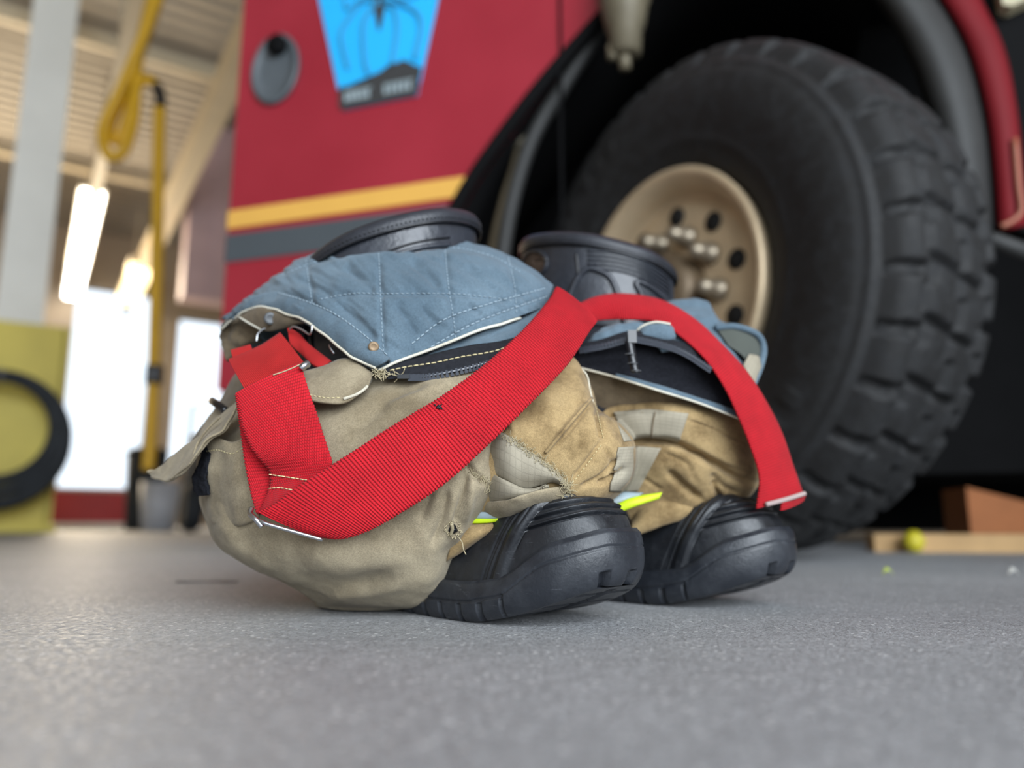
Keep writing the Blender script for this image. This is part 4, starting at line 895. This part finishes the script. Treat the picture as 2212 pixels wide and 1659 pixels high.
for k in range(60):
    base = spline(np.array([(1000, 1008), (1028, 1025), (1050, 1040), (1056, 1062)], float), 61)[k]
    p = on(base[0]+rs.gauss(0, 3), base[1]+rs.gauss(0, 4), .001, .52); d = np.array((rs.gauss(0, 1), -.5, rs.gauss(0, 1)-.4)); mb.tube(spline(np.array([p, p+d*.0015, p+d*.0022+np.array((rs.gauss(0, .0012), 0, rs.gauss(0, .0012)))]), 6), .0002, 4)
mb.build('frayed_edge', FRAY, tr)
o, Gs = strip('reflective_stripe', [(1000, 1104, .548), (1060, 1106, .540), (1130, 1104, .540)], [(998, 1119, .548), (1060, 1121, .541), (1115, 1116, .541)], SILVER, .001, None, 40, 8, .0012, None, 0)
o, Gs = strip('lime_stripe', [(998, 1118, .548), (1060, 1120, .541), (1115, 1115, .541)], [(996, 1131, .548), (1055, 1130, .542), (1108, 1121, .542)], LIME, .001, None, 40, 8, .0012, None, 0)
o, Gs = strip('ankle_cuff', [(985, 1126, .556), (1050, 1124, .550), (1115, 1114, .550), (1200, 1090, .55)], [(965, 1215, .556), (1030, 1172, .550), (1090, 1142, .550), (1180, 1110, .55)], GOLD, .010, None, 60, 20, .002, None, .001, 41., .01)
seam('knee_seam', [(1178, 978), (1230, 916), (1278, 860)], .0013, GOLD, tr, .0006, 40)
stitches('knee_stitch', [[(1236, 1044), (1272, 998), (1303, 955)], [(1285, 870), (1296, 915), (1304, 950)]], YTH, tr, .0006, .002, .0012, .00028)
# pale rolled edge behind the knee
o, Gs = strip('knee_backing', [(1282, 896, .57), (1312, 905, .575), (1340, 942, .58), (1354, 985, .585)], [(1280, 930, .565), (1305, 935, .57), (1330, 965, .575), (1350, 1000, .58)], RIP, .004, None, 40, 14, .002, None, .0006, 3., .006)
mb = MB(); P = spline(np.array([A(*p) for p in ((1250, 792, .572), (1268, 812, .572), (1276, 850, .570), (1288, 900, .567))]), 30); mb.tube(P, .0008, 6); mb.build('pale_piping', PALE, tr)
# pieces of the farther leg
def wrap(name, top, bot, mat, nu=50, nv=22, off=.0028, t=.0015):      # a patch sewn flat on the surface under it
    T = spline(np.array(top, float), nu); Bm = spline(np.array(bot, float), nu)
    G = np.array([[on(*(T[i]*(1-v)+Bm[i]*v), off, .62) for i in range(nu)] for v in np.linspace(0, 1, nv)])
    for k in range(3): G[1:-1, 1:-1] = (G[1:-1, 1:-1]*2+G[:-2, 1:-1]+G[2:, 1:-1]+G[1:-1, :-2]+G[1:-1, 2:])/6
    return sheet(name, G, mat, tr, t)
wrap('ripstop_band', [(1325, 890), (1400, 884), (1488, 893)], [(1350, 953), (1410, 948), (1466, 957)], RIP)
seam('band_seam', [(1416, 888), (1410, 915), (1408, 946)], .0007, TAN_IN, tr, .0034, 20)
wrap('ripstop_band', [(1338, 966), (1380, 964), (1428, 968)], [(1318, 1062), (1345, 1064), (1378, 1062)], RIP)
o, Gs = strip('fly_shade', [(1262, 800, .625), (1340, 810, .62), (1420, 838, .618), (1500, 868, .616)], [(1275, 905, .640), (1340, 885, .635), (1410, 880, .630), (1490, 892, .625)], TAN_IN, .004, None, 60, 20, .002, None, .002, 55.)
o, Gs = strip('ankle_cuff', [(1362, 1128, .655), (1388, 1090, .652), (1440, 1066, .650), (1488, 1076, .652), (1516, 1112, .656)], [(1366, 1160, .650), (1410, 1145, .645), (1455, 1130, .645), (1495, 1122, .650), (1516, 1122, .656)], GOLD, .008, None, 60, 20, .002, None, .001, 57., .008)
strip('reflective_stripe', [(1290, 1064, .632), (1335, 1062, .632), (1390, 1064, .632)], [(1295, 1096, .630), (1330, 1094, .630), (1362, 1080, .630)], SILVER, .002, None, 30, 8, .0012, None, 0)
strip('lime_stripe', [(1325, 1092, .629), (1365, 1074, .628), (1430, 1063, .630)], [(1338, 1108, .628), (1382, 1091, .626), (1424, 1078, .630)], LIME, .002, None, 30, 8, .0012, None, 0)
# fly: navy hook-and-loop panel with pale blue edge and piping
fy, Gs = strip('fly_panel', [(1240, 738, .640), (1310, 735, .636), (1380, 728, .632), (1450, 735, .628), (1535, 775, .620)], [(1236, 790, .620), (1330, 812, .614), (1420, 840, .610), (1510, 866, .609), (1612, 905, .612)], VELCRO, .004, None, 110, 40, .002, None, .0015, 61.); solid(Gs, False)
strip('fly_binding', [(1330, 806, .612), (1420, 830, .608), (1500, 855, .607), (1575, 880, .609), (1606, 892, .611)], [(1330, 816, .611), (1420, 844, .607), (1505, 872, .606), (1575, 897, .608), (1612, 910, .610)], BLUE, .0015, fy, 60, 8, .001, None, .0004)
mb = MB(); mb.tube(spline(np.array([A(*p) for p in ((1238, 791, .617), (1330, 815, .610), (1420, 843, .606), (1510, 871, .605), (1612, 910, .609))]), 50), .0011, 6); mb.build('pale_piping', PALE, fy)
# folds of blue lining around the zip pull
strip('liner_fold', [(1262, 745, .634), (1300, 706, .634), (1350, 700, .632), (1400, 698, .63)], [(1262, 765, .628), (1310, 738, .624), (1355, 728, .622), (1400, 738, .62)], BLUE, .004, None, 50, 16, .002, None, .003, 63., .004, 60)
strip('liner_fold', [(1372, 722, .620), (1392, 700, .616), (1430, 695, .614), (1454, 706, .614), (1458, 722, .614)], [(1376, 730, .618), (1398, 736, .612), (1425, 746, .610), (1448, 740, .611), (1460, 728, .613)], BLUE, .008, None, 50, 20, .002, None, .0012, 65., .004, 60)
mb = MB(); mb.tube(spline(np.array([A(*p) for p in ((1372, 722, .617), (1385, 706, .613), (1415, 696, .611), (1448, 700, .611))]), 30), .0011, 6); mb.build('pale_piping', PALE, tr)
strip('liner_fold', [(1420, 745, .62), (1470, 728, .622), (1530, 735, .625), (1580, 775, .628)], [(1430, 762, .614), (1480, 758, .612), (1530, 775, .612), (1575, 830, .615)], BLUE, .004, None, 50, 20, .002, None, .002, 67., .004, 60)
fz, Gs = strip('zip_tape', [(1252, 742, .620), (1300, 732, .617), (1350, 716, .613), (1378, 714, .611), (1430, 726, .608), (1480, 744, .606), (1545, 782, .606)], [(1250, 756, .616), (1300, 746, .613), (1350, 732, .609), (1378, 730, .607), (1430, 742, .604), (1478, 760, .602), (1538, 798, .602)], BLACKT, .001, None, 70, 8, .001, None, 0)
teeth('zip_teeth', [(1254, 754, .606), (1300, 746, .602), (1350, 733, .598), (1372, 731, .596)], 24, .0030, fz)
teeth('zip_teeth', [(1376, 731, .596), (1430, 743, .593), (1480, 761, .591), (1535, 796, .592)], 32, .0030, fz)
mb = MB(); mb.box(A(1365, 728, .592), .0075, .006, .011); zp_ = mb.build('zip_slider', TEETH, fz, False)
P = np.array([A(x, y, .590) for x, y in ((1360, 738), (1366, 770), (1374, 806))]); d = np.array((.0040, 0, -.0006)); sheet('pull_tab', np.stack([spline(P, 20)-d, spline(P, 20)+d]), TEETH, zp_, .002)
mb = MB()
for x, y in ((1361, 765), (1366, 785), (1374, 801)):
    p = A(x, y, .588); mb.tube([p-np.array((.0042, 0, 0)), p+np.array((0, -.0006, .0006)), p+np.array((.0042, 0, 0))], .0005, 6)
mb.build('pull_rib', DULL, zp_)
# turned-out waist of the farther leg
fw, Gs = strip('quilted_liner', [(1412, 655, .70), (1475, 647, .70), (1528, 652, .698), (1556, 690, .694), (1600, 704, .69), (1642, 728, .69)], [(1440, 760, .642), (1500, 770, .640), (1550, 790, .640), (1590, 815, .642), (1620, 850, .65), (1644, 800, .675)], BLUE, .010, None, 80, 40, .002, None, .004, 71., .02, 40); solid(Gs, False)
strip('waist_lining', [(1552, 712, .665), (1590, 710, .668), (1630, 728, .675), (1645, 752, .68)], [(1575, 745, .650), (1602, 765, .650), (1626, 792, .655), (1640, 800, .668)], plain('grey_green_lining', lin(72, 76, 70), .9), .0, fw, 40, 14, .001, None, .001, 3.)
mb = MB(); P = spline(np.array([A(*p) for p in ((1545, 708, .668), (1590, 706, .668), (1634, 722, .674), (1649, 752, .678), (1642, 792, .668), (1622, 840, .652))]), 50); mb.tube(P, .0035, 8); mb.build('waist_edge', BLUE, fw)
o, Gs = strip('waist_tab', [(1618, 765, .652), (1640, 770, .660), (1645, 790, .664)], [(1605, 790, .648), (1618, 815, .646), (1630, 835, .650)], RIP, .002, fw, 24, 10, .001, None, .001, 5.)
# ------------------------------------------------------------------ red braces
def ribbon(name, pairs, mat, m, rib=.0024, wave=.0005, nv=22, t=.0016, crown=.0012, parent=tr, vv=None):
    U = spline(np.array([A(*p[0]) for p in pairs]), m*2); L = spline(np.array([A(*p[1]) for p in pairs]), m*2)
    c = (U+L)/2; s = np.concatenate([[0], np.cumsum(np.linalg.norm(np.diff(c, axis=0), axis=1))])
    n = int(s[-1]/rib*5)+2; ss = np.linspace(0, s[-1], n)
    U = np.stack([np.interp(ss, s, U[:, k]) for k in range(3)], 1); L = np.stack([np.interp(ss, s, L[:, k]) for k in range(3)], 1)
    tng = np.gradient((U+L)/2, axis=0); tng /= np.linalg.norm(tng, axis=1, keepdims=True); w = L-U; W = np.linalg.norm(w, axis=1, keepdims=True); w = w/W
    nr = np.cross(tng, w); nr /= np.linalg.norm(nr, axis=1, keepdims=True)
    if np.sum(nr*(np.array((0, 0, H))-U)) < 0: nr = -nr
    ph = np.sin(2*PI*ss/rib)[:, None]; U = U-w*.00035*ph; L = L+w*.00035*ph
    G = np.array([U*(1-v)+L*v+nr*(crown*math.sin(PI*v)-.0008*(2*v-1)**6)+nr*wave*.5*ph for v in np.linspace(0, 1, nv)])
    uv = np.stack([np.tile(ss, (nv, 1)), np.linspace(0, 1, nv)[:, None]*W.mean()+0*ss[None]], -1).reshape(-1, 2)
    return sheet(name, G, mat, parent, t, -1, uv), G
pairs = [((556, 1108, .503), (692, 1163, .508)), ((590, 1090, .500), (735, 1166, .503)), ((640, 1052, .496), (785, 1152, .498)), ((730, 995, .493), (850, 1118, .493)), ((850, 917, .492), (958, 1047, .490)), ((960, 850, .494), (1062, 954, .492)),
         ((1060, 775, .505), (1152, 865, .502)), ((1138, 702, .528), (1226, 787, .520)), ((1186, 645, .556), (1274, 714, .540)), ((1203, 619, .578), (1290, 692, .560)), ((1213, 628, .603), (1283, 684, .600)), ((1238, 656, .635), (1286, 690, .632)),
         ((1290, 638, .648), (1318, 689, .640)), ((1350, 632, .652), (1352, 688, .636)), ((1430, 646, .650), (1420, 693, .628)), ((1500, 685, .640), (1470, 723, .612)), ((1560, 740, .630), (1525, 773, .596)), ((1615, 800, .625), (1568, 836, .592)),
         ((1660, 870, .625), (1600, 905, .594)), ((1692, 935, .628), (1624, 966, .600)), ((1716, 1005, .632), (1643, 1032, .606)), ((1738, 1068, .636), (1636, 1100, .610))]
br, Gb = ribbon('brace_strap', pairs, RED, 300); solid(Gb, False)
mb = MB(); P = spline(np.array([A(*p) for p in ((1738, 1066, .633), (1700, 1078, .622), (1655, 1090, .610))]), 20); mb.tube(P, .0022, 8); mb.build('end_clip', plain('grey_clip', lin(160, 142, 138), .5), br)
o, Gs = ribbon('strap_end', [((1742, 1072, .634), (1690, 1086, .618)), ((1738, 1082, .636), (1688, 1104, .62))], RED, 20, parent=br)
mb = MB()
for k in range(14):
    x, y = 950+rs.gauss(0, 4), 878+rs.gauss(0, 3); p = on(x, y, .0005); mb.tube([p, p+np.array((rs.gauss(0, .0012), -.0002, rs.gauss(0, .001)))], .0005, 5)
mb.build('dark_snag', TEETH, br)
lp, Gl = ribbon('brace_loop', [((508, 848, .519), (648, 782, .524)), ((514, 885, .515), (664, 835, .514)), ((523, 925, .511), (683, 890, .508)), ((540, 965, .508), (698, 938, .504)), ((562, 995, .507), (710, 975, .501)), ((580, 1018, .510), (716, 1003, .499)), ((580, 1045, .511), (700, 1025, .499)), ((568, 1080, .508), (640, 1065, .499)), ((556, 1110, .506), (590, 1098, .501))], RED, 160); solid(Gl, False)
o, Gs = ribbon('brace_loop_back', [((507, 852, .524), (600, 840, .528)), ((514, 900, .522), (610, 890, .526)), ((521, 950, .520), (620, 950, .524)), ((528, 1000, .518), (615, 1000, .522)), ((540, 1060, .514), (600, 1050, .518)), ((553, 1108, .509), (585, 1100, .512))], RED, 120, parent=lp)
o, Gs = ribbon('brace_keeper', [((492, 774, .556), (525, 836, .530)), ((520, 762, .556), (575, 818, .530)), ((560, 744, .556), (622, 798, .528)), ((604, 716, .558), (662, 790, .528))], REDSOFT, 90, .0012, .0001, parent=lp); solid(Gs, False)
ribbon('brace_keeper', [((497, 754, .575), (512, 800, .560)), ((540, 742, .575), (560, 790, .560))], REDSOFT, 40, .0012, .0001, parent=lp)
ribbon('brace_keeper', [((622, 706, .572), (626, 742, .565)), ((640, 716, .570), (648, 762, .560)), ((668, 742, .562), (672, 784, .548)), ((716, 778, .550), (700, 796, .540))], REDSOFT, 60, .0012, .0001, parent=lp)
stitches('cream_stitch', [[(574, 1024), (610, 1029), (662, 1037)], [(572, 1056), (605, 1054), (640, 1060)]], YTH, lp, .0008, .0034, .0006, .00045)
mb = MB(); mb.tube(spline(np.array([A(*p) for p in ((560, 1124, .497), (578, 1132, .496), (630, 1147, .498), (697, 1166, .502))]), 30), .0014, 10); bk_ = mb.build('buckle_bar', METAL, br)
mb = MB(); mb.tube(spline(np.array([A(*p) for p in ((543, 1098, .503), (541, 1110, .500), (553, 1122, .497), (566, 1138, .498))]), 24), .0019, 10); mb.build('buckle_end', METAL, bk_)
mb = MB(); mb.tube(spline(np.array([A(*p) for p in ((650, 797, .519), (657, 790, .519), (667, 785, .522))]), 16), [.0014]+[.0028]*14+[.0014], 10); mb.build('strap_ring', METAL, lp)
seam('loop_mark', [(590, 810), (620, 800), (655, 784)], .0005, FRAY, lp, .001, 20)
